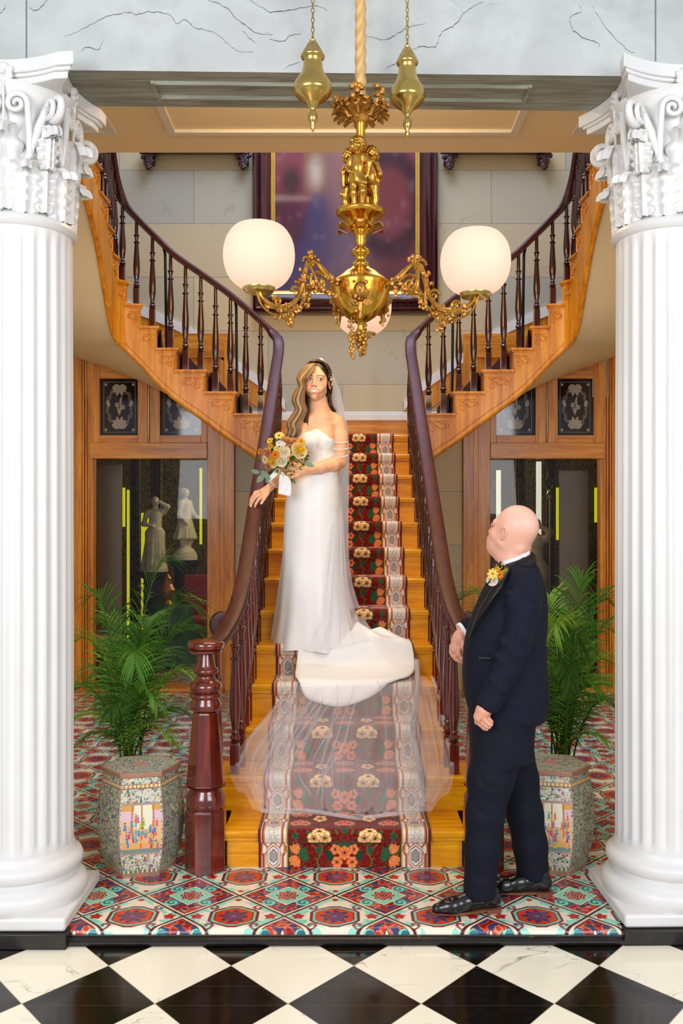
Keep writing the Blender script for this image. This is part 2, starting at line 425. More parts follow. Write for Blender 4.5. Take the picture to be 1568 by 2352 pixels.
plain('red_velvet', 'a01028', .7, var=.2)
plain('magenta', 'b0208c', .7, var=.3)
plain('void', '0c0b09', .7, var=.3)
for n_, r_, b_ in (('skin', .42, .0), ('hair', .3, 0), ('paint_canvas', .25, .1), ('tilefloor', .2, .02), ('runner', .9, .5), ('porcelain', .16, .0), ('flower', .55, .0), ('etched', .05, .0), ('leafcol', .4, .0)):
    vcol(n_, r_, b_)
g = NG('skin'); a = g.n('ShaderNodeAttribute', attribute_name='Col'); g.set(col=a.outputs['Color'], rough=.42, sss=.12)
g.b.inputs['Subsurface Radius'].default_value = (.012, .005, .003); g.bump(g.noise(g.co, 260., 2.), .04, .001); MT['skin'] = g.m
g = NG('runner'); a = g.n('ShaderNodeAttribute', attribute_name='Col'); g.set(col=a.outputs['Color'], rough=.95, sheen=.2, spec=.2); g.bump(g.noise(g.co, 500., 2.), .4, .001); MT['runner'] = g.m
g = NG('flower'); a = g.n('ShaderNodeAttribute', attribute_name='Col'); df = g.n('ShaderNodeBsdfDiffuse'); tl = g.n('ShaderNodeBsdfTranslucent'); mx = g.n('ShaderNodeMixShader'); mx.inputs[0].default_value = .4
g.l(a.outputs['Color'], df.inputs[0]); g.l(a.outputs['Color'], tl.inputs[0]); g.l(df.outputs[0], mx.inputs[1]); g.l(tl.outputs[0], mx.inputs[2]); g.l(mx.outputs[0], g.out.inputs[0]); MT['flower'] = g.m
g = NG('leafcol'); a = g.n('ShaderNodeAttribute', attribute_name='Col'); tl = g.n('ShaderNodeBsdfTranslucent'); mx = g.n('ShaderNodeMixShader'); mx.inputs[0].default_value = .35
g.set(col=a.outputs['Color'], rough=.4); g.l(a.outputs['Color'], tl.inputs[0]); g.l(g.b.outputs[0], mx.inputs[1]); g.l(tl.outputs[0], mx.inputs[2]); g.l(mx.outputs[0], g.out.inputs[0]); MT['leafcol'] = g.m
g = NG('hair'); a = g.n('ShaderNodeAttribute', attribute_name='Col'); g.set(col=a.outputs['Color'], rough=.34, spec=.6); MT['hair'] = g.m
# beaded bodice
g = NG('beaded'); v = g.n('ShaderNodeTexVoronoi'); v.inputs['Scale'].default_value = 170.; g.l(g.co, v.inputs['Vector'])
n = g.noise(g.co, 30., 3.)
g.set(col=g.ramp(n, [(.30, hx('ece7dc')), (.55, hx('f6f4ee')), (.75, hx('ffffff'))]), rough=g.ramp(v.outputs[0], [(.1, (.12,)*3), (.5, (.6,)*3)]))
g.bump(v.outputs[0], .7, .003); MT['beaded'] = g.m
# tulle: sheer net, and the same net gathered into many layers
for nm, o0 in (('tulle', .11), ('tulle_gathered', .30)):
    g = NG(nm); tr = g.n('ShaderNodeBsdfTransparent'); tr.inputs[0].default_value = (1, 1, 1, 1)
    df = g.n('ShaderNodeBsdfDiffuse'); df.inputs[0].default_value = (*hx('f8f8fc'), 1)
    tl = g.n('ShaderNodeBsdfTranslucent'); tl.inputs[0].default_value = (*hx('f8f8fc'), 1)
    m1 = g.n('ShaderNodeMixShader'); m1.inputs[0].default_value = .35; g.l(df.outputs[0], m1.inputs[1]); g.l(tl.outputs[0], m1.inputs[2])
    m2 = g.n('ShaderNodeMixShader'); g.l(tr.outputs[0], m2.inputs[1]); g.l(m1.outputs[0], m2.inputs[2])
    g.l(g.math('ADD', g.math('MULTIPLY', g.noise(g.co, 9., 3.), .14), o0), m2.inputs[0])
    g.l(m2.outputs[0], g.out.inputs[0]); MT[nm] = g.m
# globe glass: lit frosted glass
g = NG('frosted_globe'); df = g.n('ShaderNodeBsdfDiffuse'); df.inputs[0].default_value = (*hx('ead6ca'), 1)
tl = g.n('ShaderNodeBsdfTranslucent'); tl.inputs[0].default_value = (*hx('f4dccc'), 1)
m1 = g.n('ShaderNodeMixShader'); m1.inputs[0].default_value = .6; g.l(df.outputs[0], m1.inputs[1]); g.l(tl.outputs[0], m1.inputs[2])
em = g.n('ShaderNodeEmission'); em.inputs[0].default_value = (*hx('ffe2cc'), 1); em.inputs[1].default_value = .12
ad = g.n('ShaderNodeAddShader'); g.l(m1.outputs[0], ad.inputs[0]); g.l(em.outputs[0], ad.inputs[1]); g.l(ad.outputs[0], g.out.inputs[0]); MT['frosted_globe'] = g.m
g = NG('flame'); g.set(col=hx('fff2dc'), ec=hx('fff0d8'), es=9.); MT['flame'] = g.m
g = NG('clear_glass'); tr = g.n('ShaderNodeBsdfTransparent'); gl = g.n('ShaderNodeBsdfGlossy'); gl.inputs['Roughness'].default_value = .02
fr = g.n('ShaderNodeFresnel'); fr.inputs[0].default_value = 1.25; m = g.n('ShaderNodeMixShader'); g.l(fr.outputs[0], m.inputs[0]); g.l(tr.outputs[0], m.inputs[1]); g.l(gl.outputs[0], m.inputs[2]); g.l(m.outputs[0], g.out.inputs[0]); MT['clear_glass'] = g.m
for nm, c, e in (('window_yellow', 'b8b814', .9), ('window_pale', 'd8d8c8', .8), ('day_window', 'eaf2ff', 1.6)):
    g = NG(nm); g.set(col=hx(c), ec=hx(c), es=e); MT[nm] = g.m
# back wall: painted marble blocks
g = NG('marble_blocks'); X, Yy, Zz = g.sep(g.co); vv = g.comb(X, Zz, 0.)
b = g.n('ShaderNodeTexBrick', offset=.5); g.l(g.mapping(vv, loc=(.02, .155, 0)), b.inputs['Vector'])
b.inputs['Scale'].default_value = 1.; b.inputs['Brick Width'].default_value = 1.47; b.inputs['Row Height'].default_value = .53
b.inputs['Mortar Size'].default_value = .004; b.inputs['Mortar Smooth'].default_value = .3; b.inputs['Bias'].default_value = -.1
b.inputs['Color1'].default_value = (*hx('d4ba82'), 1); b.inputs['Color2'].default_value = (*hx('a8a898'), 1); b.inputs['Mortar'].default_value = (*hx('8a8474'), 1)
cl = g.noise(vv, 2.2, 4., .6, .5); c = g.mix(g.math('MULTIPLY', cl, .25), b.outputs[0], hx('b0aca0'))
c = g.mix(g.math('MULTIPLY', veins(g, g.mapping(vv, (1, 1.0, 1), rot=(0, 0, .7)), 1.3, .006, .6), .45), c, hx('7e7c78'))
g.set(col=c, rough=.45); MT['marble_blocks'] = g.m
# grey painted marble fascia
g = NG('marble_fascia'); X, Yy, Zz = g.sep(g.co); vv = g.comb(X, Zz, 0.)
cl = g.noise(vv, 3., 5., .6, .4); c = g.ramp(cl, [(.25, hx('aaaeab')), (.6, hx('c4c9c5')), (.8, hx('b4b6b2'))])
c = g.mix(g.math('MULTIPLY', veins(g, g.mapping(vv, (1, 1.7, 1)), 1.5, .004, .7, 2.3), .35), c, hx('6c6e6e'))
s1 = g.math('LESS_THAN', g.math('ABSOLUTE', g.math('ADD', X, 1.335)), .0035); s2 = g.math('LESS_THAN', g.math('ABSOLUTE', g.math('SUBTRACT', X, 1.325)), .0035)
c = g.mix(g.math('MULTIPLY', g.math('MAXIMUM', s1, s2), .8), c, hx('55585a'))
g.set(col=c, rough=.5); MT['marble_fascia'] = g.m
# grey-green marbled underside
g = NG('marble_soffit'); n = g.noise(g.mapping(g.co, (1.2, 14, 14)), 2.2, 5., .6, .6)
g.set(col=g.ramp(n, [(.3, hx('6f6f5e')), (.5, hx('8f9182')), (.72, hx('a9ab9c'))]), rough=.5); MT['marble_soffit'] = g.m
# checker floor
g = NG('checker_marble'); D = .477; X, Yy, Zz = g.sep(g.co)
DX, DY = .476, .558
ux = g.math('DIVIDE', g.math('ADD', X, .678), DX); uy = g.math('DIVIDE', g.math('SUBTRACT', Yy, 3.533), DY)
px = g.math('ADD', g.math('ADD', ux, uy), 100.5)
qx = g.math('ADD', g.math('SUBTRACT', ux, uy), 100.5)
chk = g.math('MODULO', g.math('ADD', g.math('FLOOR', px), g.math('FLOOR', qx)), 2.)
fp = g.math('ABSOLUTE', g.math('SUBTRACT', g.math('FRACT', px), .5)); fq = g.math('ABSOLUTE', g.math('SUBTRACT', g.math('FRACT', qx), .5))
line = g.math('GREATER_THAN', g.math('MAXIMUM', fp, fq), .494)
cell = g.comb(g.math('FLOOR', px), g.math('FLOOR', qx), 0.)
wn = g.n('ShaderNodeTexWhiteNoise'); g.l(cell, wn.inputs['Vector'])
vo = g.n('ShaderNodeVectorMath', operation='SCALE'); g.l(wn.outputs['Color'], vo.inputs[0]); vo.inputs['Scale'].default_value = 9.
va = g.n('ShaderNodeVectorMath', operation='ADD'); g.l(g.co, va.inputs[0]); g.l(vo.outputs[0], va.inputs[1])
vn = veins(g, g.mapping(va.outputs[0], (1., 1.5, 1)), 2.6, .013, .9, .4)
cream = g.mix(g.math('MULTIPLY', vn, .8), hx('fbf6de'), hx('74776e'))
pl = g.math('LESS_THAN', g.math('FRACT', g.math('DIVIDE', Yy, .135)), .03)
blk = g.mix(g.math('MULTIPLY', pl, .35), g.ramp(g.noise(g.co, 30., 3.), [(.3, hx('100c08')), (.7, hx('1c1710'))]), hx('55504a'))
c = g.mix(chk, cream, blk); c = g.mix(g.math('MULTIPLY', line, .5), c, hx('c8b8a0'))
g.set(col=c, rough=g.math('ADD', g.math('MULTIPLY', g.noise(g.co, 14., 3.), .12), .06), spec=.5); g.bump(g.noise(g.co, 6., 2.), .03, .01); MT['checker_marble'] = g.m
# worn black riser
g = NG('worn_black'); n = g.noise(g.mapping(g.co, (5, 9, 30)), 2.2, 5., .7)
g.set(col=g.ramp(n, [(.60, hx('1a1813')), (.64, hx('8a6a3a')), (.8, hx('c09a58'))]), rough=.35); g.bump(n, .2, .004); MT['worn_black'] = g.m
g = NG('patterned_rug'); n = g.noise(g.mapping(g.co, (3, 3, 3)), 3., 4., .6, 1.); g.set(col=g.ramp(n, [(.38, hx('20401e')), (.46, hx('c9b878')), (.52, hx('6a5a28')), (.6, hx('1c3a20')), (.7, hx('cdb98a'))]), rough=.8); MT['patterned_rug'] = g.m
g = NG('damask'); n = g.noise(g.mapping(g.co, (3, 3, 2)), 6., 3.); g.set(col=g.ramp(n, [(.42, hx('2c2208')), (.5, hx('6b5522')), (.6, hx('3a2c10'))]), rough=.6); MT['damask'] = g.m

plain('runner_dark', '3c0e0a', .95, var=.5, sc=25)
plain('vein_paint', '5e6062', .6, var=.2)
# ================= setting
YW = 9.0                                           # back wall
def wallbox(name, x0, x1, y0, y1, z0, z1, m, bevel=0.):
    return struct(MB().box(x0, x1, y0, y1, z0, z1).build(name, MT[m], smooth=False, bevel=bevel))
DROP = .062; YF = 3.715
fl = wallbox('floor', -5.5, 5.5, -3., YF+.3, -DROP-.1, -DROP, 'checker_marble')
tag(fl, 'black and cream diamond checker marble floor in the foreground', 'floor')
# --- painted tile floor on the platform, raster of the repeating motif on a fine grid
def smooth01(x): return np.clip(x, 0, 1)
def tile_color(X, Y):
    D = .4255; x0 = -.2536; y0 = 4.046; h = D/2
    p = (X-x0+Y-y0)/D; q = (X-x0-(Y-y0))/D
    i = np.round(p); j = np.round(q); A = ((i+j) % 2 == 0)
    cx = x0+(i+j)*D/2; cy = y0+(i-j)*D/2; dx = X-cx; dy = Y-cy; m = (np.abs(dx)+np.abs(dy))/h
    r = np.hypot(dx, dy); th = np.arctan2(dy, dx)
    cream, brown, red, navy, mint, teal, dred = [hxa(c) for c in ('f2e6cf', '5e2420', 'cf3820', '3a3f66', '7fd9bc', '1f6f80', '8e1f1c')]
    C = np.empty(X.shape+(3,), np.float32); C[:] = cream
    def s(mask, c, a=1.):
        C[mask] = C[mask]*(1-a)+c*a
    w = np.sin(X*93+2.2*np.sin(Y*71))+np.sin(Y*88+2.*np.sin(X*67+1)); w2 = np.sin(X*61+Y*43)+np.sin(Y*57-X*39+2)
    # A motif: framed diamond
    s(A & (m < .9), brown); s(A & (m < .87), red); s(A & (m < .87) & (w > .1), navy); s(A & (m < .87) & (w < -1.1), dred)
    s(A & (m < .83) & (np.abs(w-.1) < .16), hxa('d98a6a'))
    for sx in (-1, 1):
        for sy in (-1, 1):
            rr = np.hypot((dx-sx*.073), (dy-sy*.073)); t2 = np.arctan2(dy-sy*.073, dx-sx*.073)
            s(A & (rr < .033), mint); s(A & (rr < .033) & (np.sin(t2+rr*260) > .25), teal)
    s(A & (m < .50), brown); s(A & (m < .48), cream); s(A & (m < .44), mint)
    fr = r/(.047*(1+.13*np.cos(8*th))); s(A & (fr < 1.08), cream); s(A & (fr < 1), dred)
    for a_, b_ in ((.72, .8), (.42, .5), (.14, .2)): s(A & (fr > a_) & (fr < b_), hxa('e8c8a8'))
    s(A & (fr < .1), hxa('3a1010'))
    # B motif: medallion with scrolls
    B = ~A; ax, ay = np.abs(dx), np.abs(dy)
    s(B & (m > .80) & (w2 < .8), hxa('9fe0c8')); s(B & (m > .72) & (ax > ay) & (w > .6), mint)
    for sx in (-1, 1):
        for sy in (-1, 1):
            ex = dx-sx*.098; ey = dy-sy*.085; rr = np.hypot(ex, ey); t2 = np.arctan2(ey*sy, ex*sx)
            s(B & (rr < .026) & (np.sin(t2+rr*230) > -.1), brown); s(B & (rr < .026) & (np.sin(t2+rr*230) > .55), hxa('a8506a'))
    for sx in (-1, 1):
        rr = np.hypot(dx-sx*.155, dy)/(.024*(1+.2*np.sin(5*np.arctan2(dy, dx-sx*.155)))); s(B & (rr < 1), hxa('c42a20')); s(B & (rr > .4) & (rr < .55), hxa('8a1a18'))
        rr = np.hypot(dx, (dy-sx*.165))/.013; s(B & (rr < 1), hxa('c8301f'))
    oc = np.maximum(np.maximum(ax/.092, ay/.088), (ax+ay)/.132); oc = np.maximum(ax*.0+oc, (ax*.55+ay)/.098)
    s(B & (oc < 1.13), brown); s(B & (oc < 1.06), hxa('9c3a44')); s(B & (oc < 1.0), mint); s(B & (oc < .89), brown); s(B & (oc < .85), hxa('dc4018'))
    lf = r/(.062*(.62+.38*np.abs(np.cos(4*th+.4))*(1+.25*np.sin(13*th)))); s(B & (lf < 1), navy); s(B & (lf < .75) & (np.sin(16*th) > .5), hxa('c04030')); s(B & (lf < .2), hxa('6b6aa8'))
    # shared borders
    s(A & (m > .965), brown); s(B & (m > .965), brown); s((m > .985), hxa('3a1a18')); s(A & (m > .92) & (m <= .965), hxa('ead0b8'))
    return C
def np_patch(x0, x1, y0, y1, sx, sy0, sy1):
    nu = int((x1-x0)/sx)+1; xs = np.linspace(x0, x1, nu); ys = [y0]
    while ys[-1] < y1: ys.append(min(y1, ys[-1]+sy0+(sy1-sy0)*(ys[-1]-y0)/(y1-y0)))
    ys = np.array(ys); X, Y = np.meshgrid(xs, ys); return X, Y
Vs, Fs, Cs, off = [], [], [], 0
for (x0, x1, y0, y1, sx, s0, s1) in ((-1.9, 1.9, YF, 4.62, .0028, .0028, .0032), (-2.4, 2.4, 4.62, 6.2, .0042, .0042, .008), (-3.2, 3.2, 6.2, YW+.02, .0068, .009, .02)):
    X, Y = np_patch(x0, x1, y0, y1, sx, s0, s1); C = tile_color(X, Y)
    Z = np.zeros_like(X)
    if y0 == YF:                                   # rounded front nosing
        k = np.clip((YF+.03-Y)/.03, 0, 1); Z = -.026*(1-np.sqrt(np.clip(1-k*k, 0, 1)))
    nv, nu = X.shape; Vs.append(np.stack([X, Y, Z], -1).reshape(-1, 3)); Cs.append(C.reshape(-1, 3)); Fs.append(gridfaces(nu, nv)+off); off += nu*nv
tf = struct(npmesh('floor', np.concatenate(Vs), np.concatenate(Fs), MT['tilefloor'], None, np.concatenate(Cs)))
tag(tf, 'painted hall floor of red, mint and cream diamond tiles on the raised platform', 'floor')
struct(MB().box(-3.4, 3.4, YF+.004, YW+.1, -DROP-.1, -.0265).box(-3.4, -1.9, YF+.004, 4.62, -.03, -.001).box(1.9, 3.4, YF+.004, 4.62, -.03, -.001).build('floor_base', MT['black_paint'], smooth=False))
mb = MB().box(-3.4, 3.4, YF-.004, YF+.02, -DROP-.002, -.024)
o = mb.build('trim_1', MT['worn_black'], smooth=False, bevel=.003); tag(struct(o), 'worn black step edge below the tiles', 'trim')
prof = [(0, 0), (.022, 0), (.030, .006), (.032, .015), (.026, .023), (.016, .027), (.012, .030), (0, .030)]
mb = MB(); mb.sweep([(-1.13, YF-.002, -DROP), (1.16, YF+.01, -DROP)], [(a, b) for a, b in prof]); tag(struct(mb.build('trim_2', MT['black_paint'])), 'rounded black moulding along the foot of the step', 'trim')
# --- back wall with two door openings (left / right) and the room beyond
dl, dr = (-2.755, -1.085), (1.167, 2.80)             # outer casing extents
DTOP = 3.42
mb = MB()
mb.box(-3.6, dl[0], YW, YW+.25, -.05, 8).box(dl[1], dr[0], YW, YW+.25, -.05, 8).box(dr[1], 3.6, YW, YW+.25, -.05, 8)
mb.box(dl[0], dl[1], YW, YW+.25, 3.5, 8).box(dr[0], dr[1], YW, YW+.25, 3.5, 8)
tag(struct(mb.build('wall_back', MT['marble_blocks'], smooth=False)), 'wall painted as cream and grey marble blocks behind the stairs', 'wall')
tag(wallbox('wall_left', -3.55, -3.4, 4.15, YW+.1, -.05, 8, 'cream_paint'), 'cream side wall left of the stairs', 'wall')
tag(wallbox('wall_right', 3.4, 3.55, 4.15, YW+.1, -.05, 8, 'cream_paint'), 'cream side wall right of the stairs', 'wall')
def door(nm, x0, x1, sgn):
    d = empty(nm, ((x0+x1)/2, YW, 0)); struct(d)
    tag(d, 'oak framed doorway with etched transom panes under the %s stair flight' % ('left' if sgn < 0 else 'right'), 'door')
    # from the stair side outwards: casing .11, dark fillet, jamb .16, opening
    if sgn < 0: inner, outer = x1, x0
    else: inner, outer = x0, x1
    def xx(a): return inner+sgn*a                  # a measured away from the stair
    W = abs(outer-inner)
    def bx(name, a0, a1, z0, z1, ya, yb, m, bev=.004):
        lo, hi = sorted((xx(a0), xx(a1))); return MB().box(lo, hi, ya, yb, z0, z1).build(name, MT[m], d, smooth=False, bevel=bev)
    top = 3.42
    bx('casing', 0, .10, 0, top, YW-.05, YW+.05, 'oak'); bx('casing', .10, .15, 0, top, YW-.035, YW+.05, 'oak')
    bx('jamb', .15, .27, 0, top, YW-.02, YW+.12, 'oak')
    bx('casing', W-.17, W, 0, top, YW-.05, YW+.05, 'oak')
    for i, a in enumerate((W-.19, W-.215, W-.24)): bx('moulding', a, a+.016, 0, 3.28-.03*i, YW-.045+.012*i, YW+.05, 'oak')
    bx('jamb', W-.27, W-.17, 0, 3.3, YW+.0, YW+.12, 'oak')
    bx('header', 0, W, 3.28, top+.1, YW-.045, YW+.06, 'oak_h')
    zt = 2.31
    bx('transom_rail', .27, W-.24, zt-.02, zt+.135, YW-.035, YW+.08, 'oak_h')
    # transom: two framed panes
    a0, a1 = .27, W-.24; mid = (a0+a1)/2
    for (p, q) in ((a0, mid-.01), (mid+.01, a1)):
        z0, z1 = zt+.135, 3.28
        e0, e1 = (.06, .105) if p < .5 else (.095, .10)
        bx('stile', p, p+e0, z0, z1, YW-.02, YW+.05, 'oak'); bx('stile', q-e1, q, z0, z1, YW-.02, YW+.05, 'oak')
        bx('rail', p+e0, q-e1, z0, z0+.075, YW-.02, YW+.05, 'oak_h'); bx('rail', p+e0, q-e1, z1-.2, z1, YW-.02, YW+.05, 'oak_h')
        lo, hi = sorted((xx(p+e0), xx(q-e1))); zz0, zz1 = z0+.075, z1-.2
        nu, nv = 130, 190; xs = np.linspace(lo, hi, nu); zs = np.linspace(zz0, zz1, nv); U, Vv = np.meshgrid(np.linspace(-1, 1, nu), np.linspace(-1, 1, nv))
        C = np.empty((nv, nu, 3), np.float32); C[:] = hxa('160d14'); e = hxa('a79c8c')
        au, av = np.abs(U), np.abs(Vv)
        rim = (np.maximum(au/.84, av/.89) < 1.0) & (np.maximum(au/.82, av/.877) > 1.0); C[rim] = e
        rr = np.hypot(U/.64, Vv/.68); th = np.arctan2(Vv/.68, U/.64)
        C[(np.abs(rr-.98) < .045) & (np.sin(th*44) > -.2)] = e; C[(np.abs(rr-1.1) < .02) & (np.sin(th*12) > -.3)] = e*.7; C[(np.abs(rr-.86) < .018) & (np.sin(th*12+2) > -.3)] = e*.7
        for (u0, v0, an, L, w_) in [(0, -.72, a_, .42, .10) for a_ in (.25, .65, 1.2, PI-1.2, PI-.65, PI-.25)]+[(0, .76, -a_, .4, .09) for a_ in (.2, .55, 1.15, PI-1.15, PI-.55, PI-.2)]+[(.6, 0, 1.9, .2, .07), (-.6, 0, 1.2, .2, .07), (.58, .25, -1., .2, .07), (-.58, .25, -2.1, .2, .07), (0, -.28, 1.35, .5, .05), (0, -.28, 1.9, .35, .05), (0, .1, 1.2, .3, .05)]:
            du, dv = U-u0, (Vv-v0); s_ = du*math.cos(an)+dv*math.sin(an); t_ = -du*math.sin(an)+dv*math.cos(an)
            C[(s_ > 0) & (s_ < L) & (np.abs(t_) < w_*np.sin(PI*np.clip(s_/L, 0, 1))**.7)] = e
        for (u0, v0) in ((-.13, .08), (.17, 0)): C[np.hypot(U-u0, (Vv-v0)*1.4) < .12] = e*.8
        for su in (-1, 1):
            for sv in (-1, 1): C[np.hypot(U-su*.72, (Vv-sv*.8)*1.4) < .07] = e
        Xg, Zg = np.meshgrid(xs, zs)
        npmesh('etched_pane', np.stack([Xg, np.full_like(Xg, YW+.012), Zg], -1).reshape(-1, 3), gridfaces(nu, nv), MT['etched'], d, C.reshape(-1, 3))
    bx('threshold', .1, W-.05, 0, .035, YW-.12, YW+.25, 'oak_h')
    bx('glass_pane', .27, W-.24, .04, zt-.02, YW+.09, YW+.095, 'clear_glass', 0)
    fixp(d)
door('door_1', dl[0], dl[1], -1); door('door_2', dr[0], dr[1], 1)
# skirting on the landing and up the wall side of each flight is built with the stairs
# --- hall ceiling with the rounded stairwell opening
ZC = 4.35; YO = 6.62; XO = 1.97; rc = .42
pts = []
def arc(cx, cy, r, a0, a1, n=8): return [(cx+r*math.cos(a0+(a1-a0)*i/n), cy+r*math.sin(a0+(a1-a0)*i/n)) for i in range(n+1)]
left = [(-3.4, 4.05), (3.4, 4.05), (3.4, 6.75), (XO, 6.75)]+arc(XO-.25, YO+.25, .25, 0, -PI/2)+arc(-XO+.25, YO+.25, .25, -PI/2, -PI)+[(-XO, 6.75), (-3.4, 6.75)]
bm_ = MB(); bm_.prism(left, ZC, ZC+.28)
ce = struct(bm_.build('ceiling', MT['ceiling_paint'], smooth=False)); tag(ce, 'cream ceiling panel in front of the stairwell', 'ceiling')
# ceiling moulding: raised rectangles
mb = MB()
for (x0, x1) in ((-1.21, 1.19), (-3.1, -1.57), (1.57, 3.1)):
    y0, y1 = 4.5, 6.28
    for (a, b, c, d_) in ((x0, x1, y1-.05, y1), (x0, x1, y0, y0+.05), (x0, x0+.05, y0+.05, y1-.05), (x1-.05, x1, y0+.05, y1-.05)): mb.box(a, b, c, d_, ZC-.022, ZC)
tag(struct(mb.build('trim_3', MT['white_trim'], smooth=False)), 'raised rectangular mouldings on the cream ceiling', 'trim')
wallbox('ceiling', -3.55, 3.55, 4.0, YW+.3, 8.0, 8.1, 'white_trim')['label'] = 'upper ceiling above the stairwell'
# --- front beam on the columns, slightly out of square with the stairs
def yb(x): return 3.85+.022*x
mb = MB()
vs = []
for x in (-5., 5.):
    for (dy, z) in ((0, 3.56), (0, 5.2), (.33, 5.2), (.33, 3.56)): vs.append((x, yb(x)+dy, z))
mb.add(vs, [(0, 1, 5, 4), (1, 2, 6, 5), (2, 3, 7, 6)]); 
be = struct(mb.build('wall_front', MT['marble_fascia'], smooth=False)); tag(be, 'grey marbled fascia with dark veins above the columns', 'wall')
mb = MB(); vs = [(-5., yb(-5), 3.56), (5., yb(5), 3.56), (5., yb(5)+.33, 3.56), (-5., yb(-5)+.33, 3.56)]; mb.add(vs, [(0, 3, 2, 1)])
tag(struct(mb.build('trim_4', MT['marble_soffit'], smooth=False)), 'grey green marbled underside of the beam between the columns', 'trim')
mb = MB()
for t in (.085, .215):
    mb.add([(x, yb(x)+t+e, z) for x in (-.82, .80) for (e, z) in ((0, 3.56), (.01, 3.548), (.02, 3.548), (.03, 3.56))], [(0, 1, 5, 4), (1, 2, 6, 5), (2, 3, 7, 6), (0, 3, 2, 1), (4, 5, 6, 7)])
for x in (-.835, .80): mb.box(x, x+.015, yb(x)+.085, yb(x)+.245, 3.548, 3.562)
tag(struct(mb.build('trim_5', MT['marble_soffit'], smooth=False)), 'narrow panel moulding under the beam', 'trim')
m = MB(); rnd = random.Random(3)
for v_ in ([(152, 90), (180, 82), (215, 62), (250, 45), (290, 35), (318, 39), (345, 33), (370, 34), (395, 42), (408, 60), (425, 50), (450, 68), (490, 78), (520, 100), (548, 120), (582, 122)], [(472, 0), (520, 22), (555, 55), (590, 78), (625, 82)], [(570, 0), (610, 25), (630, 30), (680, 22), (722, 14), (750, 24)], [(618, 92), (650, 98), (665, 84), (692, 78)], [(190, 125), (205, 115), (230, 121), (242, 98)], [(72, 28), (90, 32), (108, 15), (120, 0)], [(842, 82), (880, 90), (910, 78), (935, 62), (975, 52)], [(945, 115), (965, 105), (1000, 105), (1015, 72), (1045, 55), (1070, 22), (1110, 0)], [(1330, 0), (1338, 20), (1313, 32), (1316, 60), (1345, 82), (1375, 92), (1380, 105)], [(1362, 5), (1390, 50), (1430, 95), (1460, 115)], [(885, 155), (905, 148), (915, 140)], [(556, 72), (572, 90), (588, 102)], [(0, 42), (12, 36), (22, 20)], [(655, 158), (670, 150), (690, 144)]):
    pp = crom([at(a, b, 3.85) for a, b in v_], 6); n = len(pp); w0 = rnd.uniform(.0012, .0022); P = []
    for i, p in enumerate(pp):
        x, z = p[0]+rnd.uniform(-.003, .003), p[2]+rnd.uniform(-.003, .003); w = w0*(.4+.6*math.sin(PI*i/(n-1)))*rnd.uniform(.6, 1.4)
        P += [(x, yb(x)-.0012, z-w), (x, yb(x)-.0012, z+w)]
    m.grid(P, 2, n)
tag(struct(m.build('trim_7', MT['vein_paint'], smooth=False)), 'dark veins painted on the grey marbled fascia', 'trim')
# ================= columns
def acanthus(mb, ang, r0, z0, h, w, out, M0, bell=None):
    """one leaf rising from (r0,z0), curling outwards at the tip"""
    nu, nv = 13, 48; P = []
    for j in range(nv):
        t = j/(nv-1)
        if t < .72: rr = r0+.012+.02*t; z = z0+h*t/.72*.9
        else:
            k = (t-.72)/.28*PI*1.05; rr = r0+.026+out*.5*(1-math.cos(k)); z = z0+h*.9+out*.62*math.sin(k)
        lob = 1+.17*math.sin(t*PI*10); ww = w*(.62+.5*math.sin(PI*min(1, t*1.05)))*lob*(1 if t < .9 else .8)
        for i in range(nu):
            u = (i/(nu-1)-.5)*2; rib = .016*(1-abs(u))+.008*math.cos(u*PI*3)+.010*abs(u)*math.sin(t*PI*10)
            rad = rr+rib-abs(u)*abs(u)*.012; a = ang+u*ww/max(rad, .05)/2
            P.append(M0 @ Vector((rad*math.cos(a), rad*math.sin(a), z)))
    mb.grid(P, nu, nv)
def spiral(c, u, v, r, turns, n, sgn=1, r1=.12):
    return [c+u*(r*(1-(1-r1)*k/n)*math.cos(sgn*2*PI*turns*k/n))+v*(r*(1-(1-r1)*k/n)*math.sin(sgn*2*PI*turns*k/n)) for k in range(n+1)]
